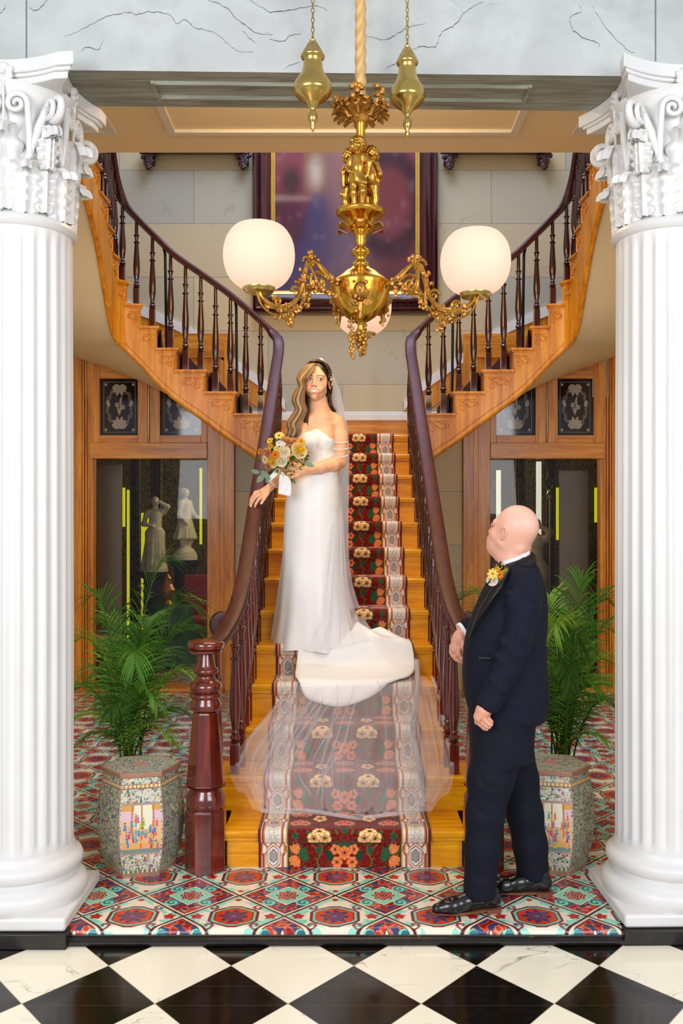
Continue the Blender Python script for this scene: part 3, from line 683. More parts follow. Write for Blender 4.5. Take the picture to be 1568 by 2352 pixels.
def column(x, y, rot, label):
    c = empty('fluted_column', (x, y, 0), label, 'column', 'white fluted columns flanking the stairs'); c.rotation_euler.z = rot
    W = lambda m, n, p=MT['white_paint'], **k: m.build(n, p, c, **k)
    hb = .265
    W(MB().box(-hb, hb, -hb, hb, -.0, .055), 'plinth', bevel=.012)
    W(MB().box(-hb-.01, hb+.01, -hb-.02, -hb+.06, -DROP, .0), 'plinth_block', MT['black_paint'], bevel=.004)
    W(MB().lathe([(.262, .055), (.272, .075), (.274, .1), (.262, .125), (.246, .135), (.238, .142), (.236, .17), (.243, .178), (.252, .19), (.254, .21), (.246, .228), (.232, .236), (.222, .245), (.216, .27)], 64), 'base')
    nf = 24; seg = nf*8
    def wv(a, i, z):
        t = (a*nf/(2*PI)) % 1
        d = 0 if t < .16 or t > .84 else math.sin((t-.16)/.68*PI)**.6
        return 1-.062*d*(1 if .3 < z < 2.86 else 0)
    sh = MB().lathe([(.214, .262), (.212, .3), (.212, .32), (.213, 1.2), (.211, 2.2), (.208, 2.82), (.208, 2.87), (.208, 2.9)], seg, wave=wv)
    W(sh, 'shaft', angle=60)
    cap = W(MB().lathe([(.206, 2.885), (.222, 2.895), (.230, 2.912), (.222, 2.93), (.208, 2.938)], 64), 'neck_ring')
    m = MB(); m.lathe([(.185, 2.93), (.18, 3.1), (.185, 3.3), (.215, 3.44), (.235, 3.47)], 48)
    I = Matrix.Identity(4)
    for k in range(8): acanthus(m, 2*PI*(k+.5)/8, .19, 2.935, .19, .135, .055, I)
    for k in range(8): acanthus(m, 2*PI*k/8, .185, 2.95, .33, .12, .07, I)
    for k in range(4):                              # small centre leaves and scrolls, one face each
        A = PI/2*k; n = Vector((math.cos(A), math.sin(A), 0)); s = Vector((-math.sin(A), math.cos(A), 0)); z = Vector((0, 0, 1))
        for q in (-1, 1):
            c0 = n*.222+s*(q*.052)+z*3.375
            m.tube([n*.20+s*q*.10+z*3.16, n*.215+s*q*.103+z*3.26]+spiral(c0, s*q, z, .047, 1.6, 26, 1), [.014, .014]+[.0145-.006*i/26 for i in range(27)], 6)
            # corner volute
            dgn = (n+s*q).normalized(); cc = dgn*.305+z*3.36
            m.tube([n*.2+s*q*.09+z*3.15, (n*.62+s*q*.42).normalized()*.235+z*3.28, dgn*.262+z*3.40]+spiral(cc, dgn*-1, z, .06, 1.5, 26, -1), [.015, .018, .02]+[.02-.010*i/26 for i in range(27)], 6)
            m.tube(spiral(cc+s*q*-.03, dgn*-1, z, .052, 1.2, 20, -1), .012, 6)
        dgn = (n+s).normalized()
        for t_ in (-1, 1):                          # drooping leaf under the volute
            acanthus(m, A+PI/4+t_*.03, .225, 3.12, .14, .07, .06, I)
        m.tube([n*.215+z*3.2, n*.226+z*3.46], .006, 6)
    W(m, 'capital', angle=80)
    # abacus with concave sides
    def ab(h):
        out = []
        for k in range(4):
            A = PI/2*k
            for t in np.linspace(-1, 1, 13)[:-1]:
                d = h*(.70+.30*t*t) if True else h; px_, py_ = d, h*.93*t
                out.append((px_*math.cos(A)-py_*math.sin(A), px_*math.sin(A)+py_*math.cos(A)))
        return out
    a = MB()
    for (h, z0, z1) in ((.275, 3.462, 3.49), (.29, 3.49, 3.505), (.305, 3.505, 3.56)): a.prism(ab(h), z0, z1)
    W(a, 'abacus', bevel=.004, angle=30)
    for k in range(4):
        A = PI/2*k; f = MB(); M = Matrix.Rotation(A, 4, 'Z') @ Matrix.Translation((.225, 0, 3.50)) @ Matrix.Rotation(PI/2, 4, 'Y')
        for q in range(6):
            f.ball((.026*math.cos(q*PI/3), .026*math.sin(q*PI/3), 0), (.019, .019, .014), 8, M)
        f.ball((0, 0, .008), .011, 8, M); W(f, 'flower')
    return c
column(-1.395, 3.945, 0.0, 'white fluted column with leafy capital at the left, nearest the left palm')
column(1.405, 3.985, 0.02, 'white fluted column with leafy capital at the right, behind the man in the suit')
# ================= upper picture frames whose carved corners hang into view
for sx, lab in ((-1, 'left'), (1, 'right')):
    fx = -1.455 if sx < 0 else 1.49
    f = empty('upper_frame', (fx, YW-.06, 5.29), 'dark carved wall shelf with leaf pendants high on the wall %s of the big painting' % lab, 'picture_frame', 'carved frames beside the painting')
    MB().box(-.5, .5, -.1, .05, -.0, .06).build('frame_rail', MT['dark_frame'], f, bevel=.01, smooth=False)
    for q in (-1, 1):
        m = MB(); random.seed(3)
        for i in range(46):
            z = -.17*random.random(); w = .085*(1+z/.19); x = random.uniform(-w, w)
            m.ball((0, 0, 0), (.018, .012, .026), 6, Matrix.Translation((q*.463+x, -.02-.03*(1-abs(x)/.09), z)) @ Matrix.Rotation(random.uniform(-1, 1)+x*6, 4, 'Y'))
        m.box(q*.463-.05, q*.463+.05, -.015, .05, -.11, 0); m.build('leaf_pendant', MT['carved_dark'], f)
# ================= main flight
def noseY(k): return Z0+T*k
st = empty('staircase', (0, 6.0, 0), 'straight golden oak staircase rising between the two railings to the landing', 'staircase')
for k in range(1, 14):
    hw = {1: .575, 2: .655}.get(k, .60); y = noseY(k); z = k*R_
    m = MB()
    if k < 13: yb_ = y+T+.035
    else: yb_ = YW
    prof = [(y+.004, z-.034), (y, z-.026), (y, z-.010), (y+.006, z-.002), (y+.014, z), (yb_, z), (yb_, z-.034)]
    n = len(prof); vs = [(x, a, b) for x in (-hw, hw) for a, b in prof]
    m.add(vs, [tuple(range(n))[::-1], tuple(range(n, 2*n))]+[(i, (i+1) % n, n+(i+1) % n, n+i) for i in range(n)])
    m.box(-hw, hw, y+.016, y+.035, z-.052, z-.034)
    m.build('tread', MT['oak_step'], st, angle=30)
    MB().box(-hw+.01, hw-.01, y+.034, y+.05, (k-1)*R_, z-.034).build('riser', MT['oak_step'], st, smooth=False)
for s_ in (-1, 1):
    m = MB(); poly = [(noseY(1)+.05, 0)]
    for k in range(1, 14): poly += [(noseY(k)+.05, k*R_-.036)]+([(noseY(k+1)+.05, k*R_-.036)] if k < 13 else [])
    poly += [(7.75, 13*R_-.036), (7.75, 2.0), (noseY(3), 0)]
    X0 = .585; n = len(poly); vs = [(s_*x, a, b) for x in (X0, X0+.025) for a, b in poly]
    m.add(vs, [tuple(range(n)), tuple(range(n, 2*n))[::-1]]+[(i, n+i, n+(i+1) % n, (i+1) % n) for i in range(n)])
    m.build('stringer', MT['dark_turned'], st, smooth=False)
lz = 13*R_
MB().box(-.72, .72, 7.78, YW, lz-.30, lz-.036).build('landing', MT['oak_h'], st, smooth=False)
fixp(st)
def skirt(name, pts, w, z0, z1, m): pass
# landing skirting
tag(struct(MB().box(-.95, .95, YW-.03, YW, lz, lz+.262).build('baseboard_back', MT['oak_h'], smooth=False, bevel=.004)), 'oak skirting across the landing wall', 'baseboard')
tag(struct(MB().box(-.95, .95, YW-.045, YW, lz+.262, lz+.33).box(-.95, .95, YW-.03, YW, lz+.33, lz+.352).build('trim_6', MT['white_trim'], smooth=False, bevel=.008)), 'white wall moulding above the landing skirting', 'trim')
# ================= curved upper flights
inner = [(.56, 7.72), (.687, 7.72), (.938, 7.72), (1.189, 7.72), (1.437, 7.72), (1.60, 7.72), (1.735, 7.71), (1.855, 7.68), (1.912, 7.60), (1.925, 7.47), (1.925, 7.32), (1.925, 7.08), (1.93, 6.82), (1.935, 6.58)]
outer = [(.56, 9.), (.687, 9.), (.938, 9.), (1.189, 9.), (1.437, 9.), (1.82, 9.), (2.32, 9.), (2.85, 8.97), (3.25, 8.6), (3.38, 8.05), (3.38, 7.55), (3.38, 7.15), (3.38, 6.85), (3.38, 6.6)]
drop = [.415, .415, .415, .415, .42, .45, .49, .56, .68, .74, .72, .60, .56, .55]
rh = [.80, .80, .80, .80, .79, .76, .71, .66, .64, .68, .74, .78, .8, .8]
NS = len(inner)
def noseZ(i): return (13+i)*R_
def smcurve(arr, t):                                # interpolated value of a per-step array
    t = max(0, min(NS-1.0001, t)); i = int(t); f = t-i
    a = [arr[max(i-1, 0)], arr[i], arr[i+1], arr[min(i+2, NS-1)]]; a = [np.array(q, float) for q in a]
    return .5*((2*a[1])+(-a[0]+a[2])*f+(2*a[0]-5*a[1]+4*a[2]-a[3])*f*f+(-a[0]+3*a[1]-3*a[2]+a[3])*f**3)
def flight(s_, lab):
    fl_ = empty('curved_staircase', (s_*1.6, 8.0, 2.9), 'golden oak flight with scroll brackets curving up to the %s of the landing' % lab, 'staircase', 'curved upper flights')
    P = lambda p, z: Vector((s_*p[0], p[1], z))
    for i in range(1, NS):
        z = noseZ(i); a, b = inner[i], inner[min(i+1, NS-1)]; c, d = outer[min(i+1, NS-1)], outer[i]
        if i == NS-1: b = (inner[i][0], inner[i][1]-.26); c = (outer[i][0], outer[i][1]-.26)
        va, vb, vc, vd = (Vector((s_*q[0], q[1], 0)) for q in (a, b, c, d))
        al = (vb-va).normalized(); ac = (vd-va).normalized()     # along, across
        n_out = -(ac-al*ac.dot(al)).normalized()
        m = MB(); ov = .035
        p0 = va-al*.03+n_out*ov; p1 = vb+n_out*ov; p2 = vc; p3 = vd-al*.03
        sgn = (p1-p0).cross(p2-p0).z
        q = [p0, p1, p2, p3]
        if sgn < 0: q = q[::-1]
        m.prism([(v.x, v.y) for v in q], z-.022, z)
        p0b, p1b = p0+al*.008-n_out*.010, p1-n_out*.010; q = [p0b, p1b, p2, p3]
        if sgn < 0: q = q[::-1]
        m.prism([(v.x, v.y) for v in q], z-.036, z-.022)
        p0c, p1c = p0+al*.018-n_out*.02, p1-n_out*.02; q = [p0c, p1c, p2, p3]
        if sgn < 0: q = q[::-1]
        m.prism([(v.x, v.y) for v in q], z-.055, z-.036)
        m.build('tread', MT['oak'], fl_, smooth=False, bevel=.003)
        r = MB(); r.add([va+Vector((0, 0, z-R_)), vd+Vector((0, 0, z-R_)), vd+Vector((0, 0, z-.03)), va+Vector((0, 0, z-.03))], [(0, 1, 2, 3)])
        r.build('riser', MT['oak'], fl_, smooth=False, solid=.02)
        # scroll bracket on the string face
        L = (vb-va).length; k = min(1., L/.24); base = va+n_out*.022+Vector((0, 0, z-.055)); sx = al*k; br = MB()
        def sp(cx, cz, r0, turns, sg, ph=0, rt=.0045):
            pts = [base+sx*(cx+r0*(1-.75*j/26)*math.cos(ph+sg*2*PI*turns*j/26))+Vector((0, 0, cz+r0*(1-.75*j/26)*math.sin(ph+sg*2*PI*turns*j/26))) for j in range(27)]
            br.tube(pts, rt, 5); return pts[0]
        e1 = sp(.062, -.075, .036, 1.3, 1, PI*.35); e2 = sp(.175, -.045, .024, 1.2, 1, PI*1.2)
        br.tube([e1, base+sx*.105+Vector((0, 0, -.062)), base+sx*.125+Vector((0, 0, -.075)), e2], .0045, 5)
        for (u0, u1, dz) in ((.02, .09, .022), (.10, .17, .022)):
            br.add([base+sx*u0+Vector((0, 0, -.012)), base+sx*u1+Vector((0, 0, -.012)), base+sx*(u1-.02 if u0 > .05 else u0+.02)+Vector((0, 0, -.012-dz))], [(0, 1, 2), (2, 1, 0)])
            br.tube([base+sx*u0+Vector((0, 0, -.012)), base+sx*u1+Vector((0, 0, -.012)), base+sx*(u1-.03)+Vector((0, 0, -.012-dz)), base+sx*u0+Vector((0, 0, -.012))], .003, 4)
        br.tube([base+Vector((0, 0, 0)), base+Vector((0, 0, -.115)), base+al*.012+Vector((0, 0, -.13))], .006, 5)
        br.build('scroll_bracket', MT['oak'], fl_)
    # string board, stepped top and smooth bottom
    m = MB(); n = 10
    for i in range(0, NS-1):
        top = noseZ(i)-.036 if i > 0 else lz-.036
        row = []
        for j in range(n+1):
            t = i+j/n; p = smcurve(inner, t); bz = noseZ(t)-float(smcurve(drop, t)); row.append((p, bz))
        d = Vector((inner[i+1][0]-inner[i][0], inner[i+1][1]-inner[i][1], 0)).normalized()
        vs = []; fs = []
        for (p, bz) in row:
            t_ = Vector((0, 0, 0))
            for (o_, zz) in ((.02, bz), (.02, top), (-.02, top), (-.02, bz)):
                nx, ny = -d.y, d.x
                vs.append((s_*(p[0]+nx*-o_*-1*-1), p[1]+ny*-o_, zz))
        for j in range(n):
            for k in range(4): fs.append((j*4+k, j*4+(k+1) % 4, (j+1)*4+(k+1) % 4, (j+1)*4+k))
        m.add(vs, fs)
    m.build('string_board', MT['oak'], fl_, smooth=False)
    pts = [Vector((s_*p[0], p[1]-.0, noseZ(t)-float(smcurve(drop, t)))) for t in np.linspace(0, NS-1, 90) for p in [smcurve(inner, t)]]
    MB().tube(pts, .024, 8).build('edge_bead', MT['oak'], fl_)
    pts = [q+Vector((0, -.012, .045)) for q in pts]
    MB().tube(pts, .012, 6).build('edge_bead', MT['oak'], fl_)
    # plaster soffit
    nu, nv = 9, 80; G = []
    for t in np.linspace(0, NS-1, nv):
        pi, po = smcurve(inner, t), smcurve(outer, t); zi = noseZ(t)-float(smcurve(drop, t)); zo = min(noseZ(t)-.33, 4.34)
        for u in np.linspace(0, 1, nu):
            p = pi*(1-u)+po*u; G.append((s_*p[0], p[1], zi*(1-u)+zo*u-.05*math.sin(PI*u)))
    so = MB().grid(G, nu, nv).build('plaster_soffit', MT['cream_paint'], fl_, angle=180)
    # white moulding and oak skirting climbing the wall
    for (nm, h0, h1, dp, mt) in (('wall_string', -.02, .20, .02, 'oak'), ('wall_moulding', .20, .30, .035, 'white_trim')):
        m = MB(); vs = []; tt = np.linspace(.3, 12.9, 70)
        for t in tt:
            p = smcurve(outer, t); zz = noseZ(t)+.10
            cx, cy = 0., 0.
            q = smcurve(inner, t); dd = np.array([q[0]-p[0], q[1]-p[1]]); dd /= np.linalg.norm(dd)
            for (o_, h) in ((0, h0), (dp, h0), (dp, h1), (0, h1)): vs.append((s_*(p[0]+dd[0]*o_), p[1]+dd[1]*o_, zz+h))
        N = len(tt); m.add(vs, [(j*4+k, j*4+(k+1) % 4, (j+1)*4+(k+1) % 4, (j+1)*4+k) for j in range(N-1) for k in range(4)])
        m.build(nm, MT[mt], fl_, angle=35)
    fixp(fl_); return fl_
flight(-1, 'left'); flight(1, 'right')
for s_, nm in ((-1, 'left'), (1, 'right')):         # dark carpet up the middle of each curved flight
    m = MB(); f0, f1 = .12, .88
    mixp = lambda a, b, f, z: (s_*(a[0]*(1-f)+b[0]*f), a[1]*(1-f)+b[1]*f, z)
    for i in range(1, NS-1):
        z = noseZ(i)+.004; a, b, c, d = inner[i], inner[i+1], outer[i+1], outer[i]
        e = ((b[0]-a[0]), (b[1]-a[1])); L = math.hypot(*e) or 1; sh = (-e[0]/L*.036, -e[1]/L*.036); a2 = (a[0]+sh[0], a[1]+sh[1]); d2 = (d[0]+sh[0], d[1]+sh[1])
        vs = [mixp(a2, d2, f0, z), mixp(a2, d2, f1, z), mixp(b, c, f1, z), mixp(b, c, f0, z), mixp(a2, d2, f0, z-R_+.004), mixp(a2, d2, f1, z-R_+.004)]
        m.add(vs, [(0, 1, 2, 3), (4, 5, 1, 0)])
    tag(m.build('stair_runner', MT['runner_dark'], smooth=False, solid=.006), 'dark carpet running up the curved flight on the %s' % nm, 'carpet')
# rounded white plaster wall behind the winders
for s_, nm in ((-1, 'wall_left'), (1, 'wall_right')):
    m = MB(); vs = []; pts = [(2.45, 9.0), (2.8, 8.97), (3.08, 8.85), (3.28, 8.62), (3.39, 8.3), (3.4, 7.9)]
    for p in pts: vs += [(s_*p[0], p[1], 2.9), (s_*p[0], p[1], 8)]
    m.add(vs, [(2*i, 2*i+1, 2*i+3, 2*i+2) for i in range(len(pts)-1)]); struct(m.build(nm, MT['marble_blocks'], angle=180))
# ================= railings
bal_prof = [(.0255, .20), (.015, .205), (.019, .215), (.024, .228), (.019, .242), (.0135, .25), (.018, .26), (.018, .268), (.013, .28), (.0165, .30), (.022, .36), (.0245, .42), (.023, .50), (.018, .62), (.0145, .71), (.0145, .722), (.022, .728), (.022, .736), (.0125, .742), (.0115, .775), (.0155, .79), (.0155, .805), (.021, .812), (.021, .82), (.012, .828), (.013, .88), (.0115, 1.0)]
def bal_mesh(name, mat):
    m = MB(); m.lathe([(r*1.2, z) for r, z in bal_prof], 12); b = .024
    m.lathe([(b*1.41, 0), (b*1.41, .175), (b*1.0, .20)], 4, Matrix.Rotation(PI/4, 4, 'Z'))
    me = bpy.data.meshes.new(name); me.from_pydata(m.v, [], m.f); me.materials.append(MT[mat])
    me.polygons.foreach_set('use_smooth', [True]*len(me.polygons)); me.set_sharp_from_angle(angle=math.radians(32)); return me
BAL = bal_mesh('baluster', 'dark_turned'); BAL2 = bal_mesh('baluster', 'mahogany')
def newel(parent, x, y):
    zz = lambda c: 1.659-(1250+c/3.336-1200)*.002086; z2 = lambda c: 1.659-(1650+c/3.336-1200)*.002086
    M = Matrix.Translation((x, y, 0)) @ Matrix.Rotation(PI/8, 4, 'Z')
    MB().lathe([(.101, 0), (.101, .285), (.094, .297)], 8, M).build('newel_base', MT['mahogany'], parent, smooth=False, bevel=.002)
    MB().lathe([(.094, .405), (.0955, .415), (.064, z2(-40)), (.060, zz(1280))], 8, M).build('newel_shaft', MT['mahogany'], parent, smooth=False, bevel=.002)
    pr = [(.080, .290), (.090, .297), (.094, .32), (.093, .35), (.082, .37), (.076, .385), (.085, .395), (.094, .402), (.05, .41)]
    MB().lathe(pr, 32, Matrix.Translation((x, y, 0))).build('newel_collar', MT['mahogany'], parent, angle=50)
    m = MB()
    pr = [(1280, .04), (1272, .066), (1262, .074), (1240, .077), (1215, .075), (1195, .068), (1180, .066), (1170, .074), (1155, .078), (1142, .074), (1134, .064), (1122, .072), (1105, .077), (1080, .077), (1060, .070), (1044, .058), (1030, .047), (1012, .042), (1000, .044), (990, .056), (975, .061), (958, .060), (945, .050), (935, .047), (900, .041), (860, .036), (840, .034), (834, .070), (826, .078), (808, .079), (802, .07), (796, .084), (780, .0885), (758, .0885), (742, .080), (734, .06), (731, .03), (727, .022), (722, .012), (720, 0)]
    m.lathe([(r, zz(c)) for c, r in pr], 40, Matrix.Translation((x, y, 0)))
    m.build('newel_turning', MT['mahogany'], parent, angle=50)
def railing(s_, lab):
    rl = empty('stair_railing', (s_*.665, 4.365, 0), lab, 'railing', 'mahogany stair railings')
    newel(rl, s_*.665, 4.365)
    nl = lambda y: (y-Z0)/T*R_
    low = [(.665, 4.365, 1.055), (.645, 4.44, 1.058), (.612, 4.52, 1.085), (.578, 4.61, 1.15), (.553, 4.74, 1.24)]+[(.540, y, nl(y)+.79) for y in (4.95, 5.3, 5.8, 6.3, 6.8, 7.25)]+[(.540, 7.44, nl(7.44)+.795), (.552, 7.56, 3.17), (.59, 7.66, 3.235), (.66, 7.71, 3.32)]
    up = [(inner[i][0], inner[i][1], noseZ(i)+rh[i]) for i in range(2, NS)]
    pts = crom(low+up, 7); pts = [Vector((s_*p[0], p[1], p[2])) for p in pts]
    w, h = .045, .026
    sec = [(-w*.7, -h), (w*.7, -h), (w*.75, -h*.4), (w*.96, -h*.2), (w, h*.25), (w*.93, h*.62), (w*.72, h*.82), (w*.3, h*.95), (-w*.3, h*.95), (-w*.72, h*.82), (-w*.93, h*.62), (-w, h*.25), (-w*.96, -h*.2), (-w*.75, -h*.4)]
    MB().sweep(pts, sec).build('handrail', MT['mahogany_rail'], rl, angle=60)
    def railz(x, y):
        b = min(pts, key=lambda p: (p.x-s_*x)**2+(p.y-y)**2); return b.z, b.x
    def bal(me, x, y, z, top):
        o = bpy.data.objects.new('baluster', me); COL.objects.link(o); o.parent = rl; o.location = (x, y, z); o.scale = (1, 1, top-z)
    for k in range(1, 13):
        for dy in ((.055, .19) if k > 1 else (.14,)):
            y = noseY(k)+dy; rz = [p for p in pts if abs(p.y-y) < .06 and abs(p.x) < .67]; p = min(rz, key=lambda q: abs(q.y-y))
            bal(BAL2 if k < 5 else BAL, p.x, y, k*R_, p.z-h+.004)
    bal(BAL, s_*.548, 7.60, lz, 3.17)
    for i in range(1, NS-1):
        for t in ((.12, .62) if (i < 4 or i > 7) else (.2,)):
            p = smcurve(inner, i+t); rr = float(smcurve(rh, i+t)); bal(BAL, s_*p[0], p[1]+.0, noseZ(i), noseZ(i+t)+rr-h+.004)
    for (i, t) in ((2, -.55), (4, .05)):
        p = smcurve(inner, i+t+.5); rr = float(smcurve(rh, i+t+.5)); zt = noseZ(i+t+.5)+rr-h
        MB().tube([(s_*p[0], p[1]+.12, noseZ(int(i+t+.5))), (s_*p[0], p[1]+.06, zt-.04), (s_*p[0], p[1], zt)], .012, 8).build('iron_brace', MT['iron'], rl)
    # carved volute behind the foot of the rail
    m = MB(); c = Vector((s_*.665, 5.02, 1.10)); sp_ = spiral(c, Vector((-s_, 0, 0)), Vector((0, 0, 1)), .058, 1.9, 40, -1)
    m.tube(sp_, [.024-.012*i/40 for i in range(41)], 8, flat=1.8); m.tube([sp_[0], Vector((s_*.60, 4.98, 1.20)), Vector((s_*.555, 4.94, 1.26))], [.024, .026, .02], 8)
    m.build('scroll_volute', MT['mahogany_rail'], rl)
    fixp(rl); return rl
railing(-1, 'mahogany stair railing on the left whose newel stands beside the left porcelain stool')
railing(1, 'mahogany stair railing on the right, its newel behind the man in the suit')
# ================= runner carpet
def flower_(C, U, V, cu, cv, r, n, cols, ph=0., squash=1.):
    du = U-cu; dv = (V-cv)/squash; rr = np.hypot(du, dv); th = np.arctan2(dv, du)+ph
    e = rr/(r*(.80+.20*np.abs(np.cos(th*n/2)))); C[e < 1] = cols[1]; C[(e < .93)] = cols[0]
    C[(e < .93) & (np.abs(np.cos(th*n/2)) < .22)] = cols[1]; C[(e < .45) & (e > .36)] = cols[1]; C[e < .24] = cols[2]
def leaf_(C, U, V, cu, cv, an, L, w_, col):
    du, dv = U-cu, V-cv; s = du*math.cos(an)+dv*math.sin(an); t = -du*math.sin(an)+dv*math.cos(an)
    k = (s > 0) & (s < L) & (np.abs(t) < w_*np.sin(PI*np.clip(s/L, 0, 1))); C[k] = col; C[k & (np.abs(t) < w_*.12)] = col*.5
def runner_color(U, S_):
    P_ = T+R_; V = np.mod(S_, P_); U = np.abs(U)
    C = np.empty(U.shape+(3,), np.float32); C[:] = hxa('7c0e07')
    nz = np.sin(U*140+3*np.sin(V*77))*np.sin(V*133+2*np.sin(U*91)); C[nz > .6] = hxa('560a05')
    org = [hxa('f58a4c'), hxa('b04a20'), hxa('4a2a20')]; crm = [hxa('ffd690'), hxa('b05a20'), hxa('3a4a20')]; ros = [hxa('ee8a62'), hxa('a8442c'), hxa('8a3020')]
    gr = hxa('2f5f3c'); g2 = hxa('5f6f34'); g3 = hxa('1d4430')
    vine = (np.abs(U-.118-.012*np.sin(V*60)) < .0028) & (V < .13); C[vine] = g2
    curl = (np.abs(np.sin(U*95+np.cos(V*85)*2.2)-np.cos(V*70)) < .13) & (U < .262) & (nz < .1); C[curl] = g2*.9
    for (cu, cv) in ((0, .055),):
        for a in np.linspace(.15, PI-.15, 7): leaf_(C, U, V, cu, cv+.01, a, .088, .010, gr)
        for a in (-.2, .1, .35, -.6): leaf_(C, U, V, .045, cv, a, .05, .009, g3)
        flower_(C, U, V, .045, cv+.024, .025, 5, org); flower_(C, U, V, .036, cv-.032, .028, 6, org); flower_(C, U, V, 0, cv+.008, .033, 8, org)
    for a in (.5, 1.1, 1.9, 2.5, -.5, -2.6, 3.4): leaf_(C, U, V, .224, .055, a, .06, .009, gr)
    for a in (.9, 1.25, 1.6): leaf_(C, U, V, .224, .056, a-.1, .058, .011, org[0])
    for a in (-.4, -.8, -1.2, -1.6): leaf_(C, U, V, .224, .05, a, .058, .011, org[0])
    for a in (3.3, 3.0, 2.6, -2.3): leaf_(C, U, V, .21, .052, a, .04, .009, gr)
    for (cu, cv) in ((.12, .165),):
        for a in (-.2, .3, 2.8, 3.3, -1., -2.1, -1.57): leaf_(C, U, V, cu, cv-.005, a, .072, .013, gr)
        flower_(C, U, V, cu-.026, cv-.012, .034, 5, crm, .3, 1.15); flower_(C, U, V, cu+.026, cv-.014, .034, 5, crm, .8, 1.15); flower_(C, U, V, cu, cv+.02, .034, 6, crm, 0, .62)
    for cu in (0., .215):
        for cv in (.27, .39):
            for a in (0, .8, 2.3, 3.14, -.7, -2.4): leaf_(C, U, V, cu, cv, a, .066, .012, gr)
            flower_(C, U, V, cu-.022, cv, .032, 7, ros); flower_(C, U, V, cu+.022, cv, .032, 7, ros, .5); flower_(C, U, V, cu, cv+.02, .026, 6, ros, .2)
    flower_(C, U, V, .12, .335, .036, 5, crm, .2, 1.3); flower_(C, U, V, 0, .19, .02, 3, [gr, g3, g3])
    flower_(C, U, V, .235, .165, .018, 3, [gr, g3, g3]); flower_(C, U, V, .125, .075, .016, 4, [gr, g3, g3])
    # border
    v = U-.342; b = U > .274; av = np.abs(v)
    C[b] = hxa('efe6da'); tri = lambda x: np.abs(((x) % 1)-.5)*2
    w = np.mod(V+.02, P_/2)
    for off, cc in ((.0, 'c8703c'), (.0052, '7a2f22'), (-.0052, 'e0a070')):
        z = .044-.016*np.clip(1.6-np.abs(w-.10)/.018, 0, 1)+off
        C[b & (np.abs(av-z) < .0022)] = hxa(cc); z2_ = .044+.012*np.clip(1.6-np.abs(w-.10)/.018, 0, 1)+off
        C[b & (np.abs(av-z2_) < .0022)] = hxa(cc)
    for c0 in (.05, .05+P_/2):
        hd = np.maximum(np.abs(v)/.026, (np.abs(v)*.8+np.abs(V-c0))/.047)
        C[b & (hd < 1.35)] = hxa('c8703c'); C[b & (hd < 1.2)] = hxa('efe0d0'); C[b & (hd < 1.02)] = hxa('8a4a3a'); C[b & (hd < .9)] = hxa('f6f0ea'); C[b & (hd < .68)] = hxa('4a4540'); C[b & (hd < .6)] = hxa('a8a096')
    for c0 in (.165, .165+P_/2):
        e = np.hypot(v/.030, (V-c0)/.055); k = b & (e < 1); C[k] = hxa('ece4d6'); C[k & (np.sin(v*420+2*np.sin(V*240))*np.sin(V*300+v*160) > .25)] = hxa('b3aa98')
    C[(U > .268) & (U < .2745)] = hxa('3a4a2a'); C[(U > .2745) & (U < .279)] = hxa('d8a04a')
    C[U > .398] = hxa('8a3a2a'); C[U > .404] = hxa('5e1c18')
    return C
path = [(noseY(1)+.026, .001)]
for k in range(1, 14):
    y = noseY(k); z = k*R_
    if k > 1: path.append((y+.026, z-R_+.008))
    path += [(y+.026, z-.066), (y+.004, z-.056), (y-.008, z-.030), (y-.010, z-.012), (y-.002, z+.004), (y+.014, z+.008)]
path += [(8.6, lz+.008)]
PA = [np.array(p) for p in path]; ds = .0032; ys = []; ss = []; s_acc = 0
for a, b in zip(PA[:-1], PA[1:]):
    L = np.linalg.norm(b-a); n = max(1, int(L/ds))
    for i in range(n): ys.append(a+(b-a)*i/n); ss.append(s_acc+L*i/n)
    s_acc += L
ys.append(PA[-1]); ss.append(s_acc); ys = np.array(ys); ss = np.array(ss)
ss = ss*(T+R_)/((s_acc-(8.6-noseY(13)))/12.55) if False else ss
# keep the motif in step with the treads
per = (np.linalg.norm(np.diff(np.array(path[1:9]), axis=0), axis=1).sum())
ss = ss/per*(T+R_)
us = np.linspace(-.412, .412, 265); U, S_ = np.meshgrid(us, ss); C = runner_color(U, S_)
Yg = np.repeat(ys[:, 0][:, None], len(us), 1); Zg = np.repeat(ys[:, 1][:, None], len(us), 1)
ru = npmesh('stair_runner', np.stack([U, Yg, Zg], -1).reshape(-1, 3), gridfaces(len(us), len(ss)), MT['runner'], None, C.reshape(-1, 3))
md = ru.modifiers.new('t', 'SOLIDIFY'); md.thickness = .005; md.offset = -1
tag(ru, 'dark red floral runner carpet with patterned cream borders laid down the stairs', 'carpet')
# ================= big painting on the landing wall
pt = empty('painting', (0, YW-.05, 3.72), 'large painting of a violet gowned figure in a dark gilt lined frame above the landing', 'painting')
x0, x1, z0, z1 = -.905, .92, 3.71, 6.5; fw = .185; yf = YW-.13
def framebar(mb, a, b, prof):                       # prof: (inward, out) swept round a rectangle with mitres
    x0, x1, z0, z1 = a; n = len(prof); vs = []
    for (cx, cz, sx, sz) in ((x0, z0, 1, 1), (x1, z0, -1, 1), (x1, z1, -1, -1), (x0, z1, 1, -1)):
        for (i, o) in prof: vs.append((cx+sx*i, b-o, cz+sz*i))
    fs = []
    for c in range(4):
        d = (c+1) % 4
        for k in range(n): k2 = (k+1) % n; fs.append((c*n+k, c*n+k2, d*n+k2, d*n+k))
    mb.add(vs, fs)
m = MB(); framebar(m, (x0, x1, z0, z1), YW-.01, [(0, 0), (0, .06), (.015, .10), (.04, .115), (.06, .10), (.07, .085), (.10, .13), (.14, .14), (.17, .11), (.186, .08), (.186, 0)])
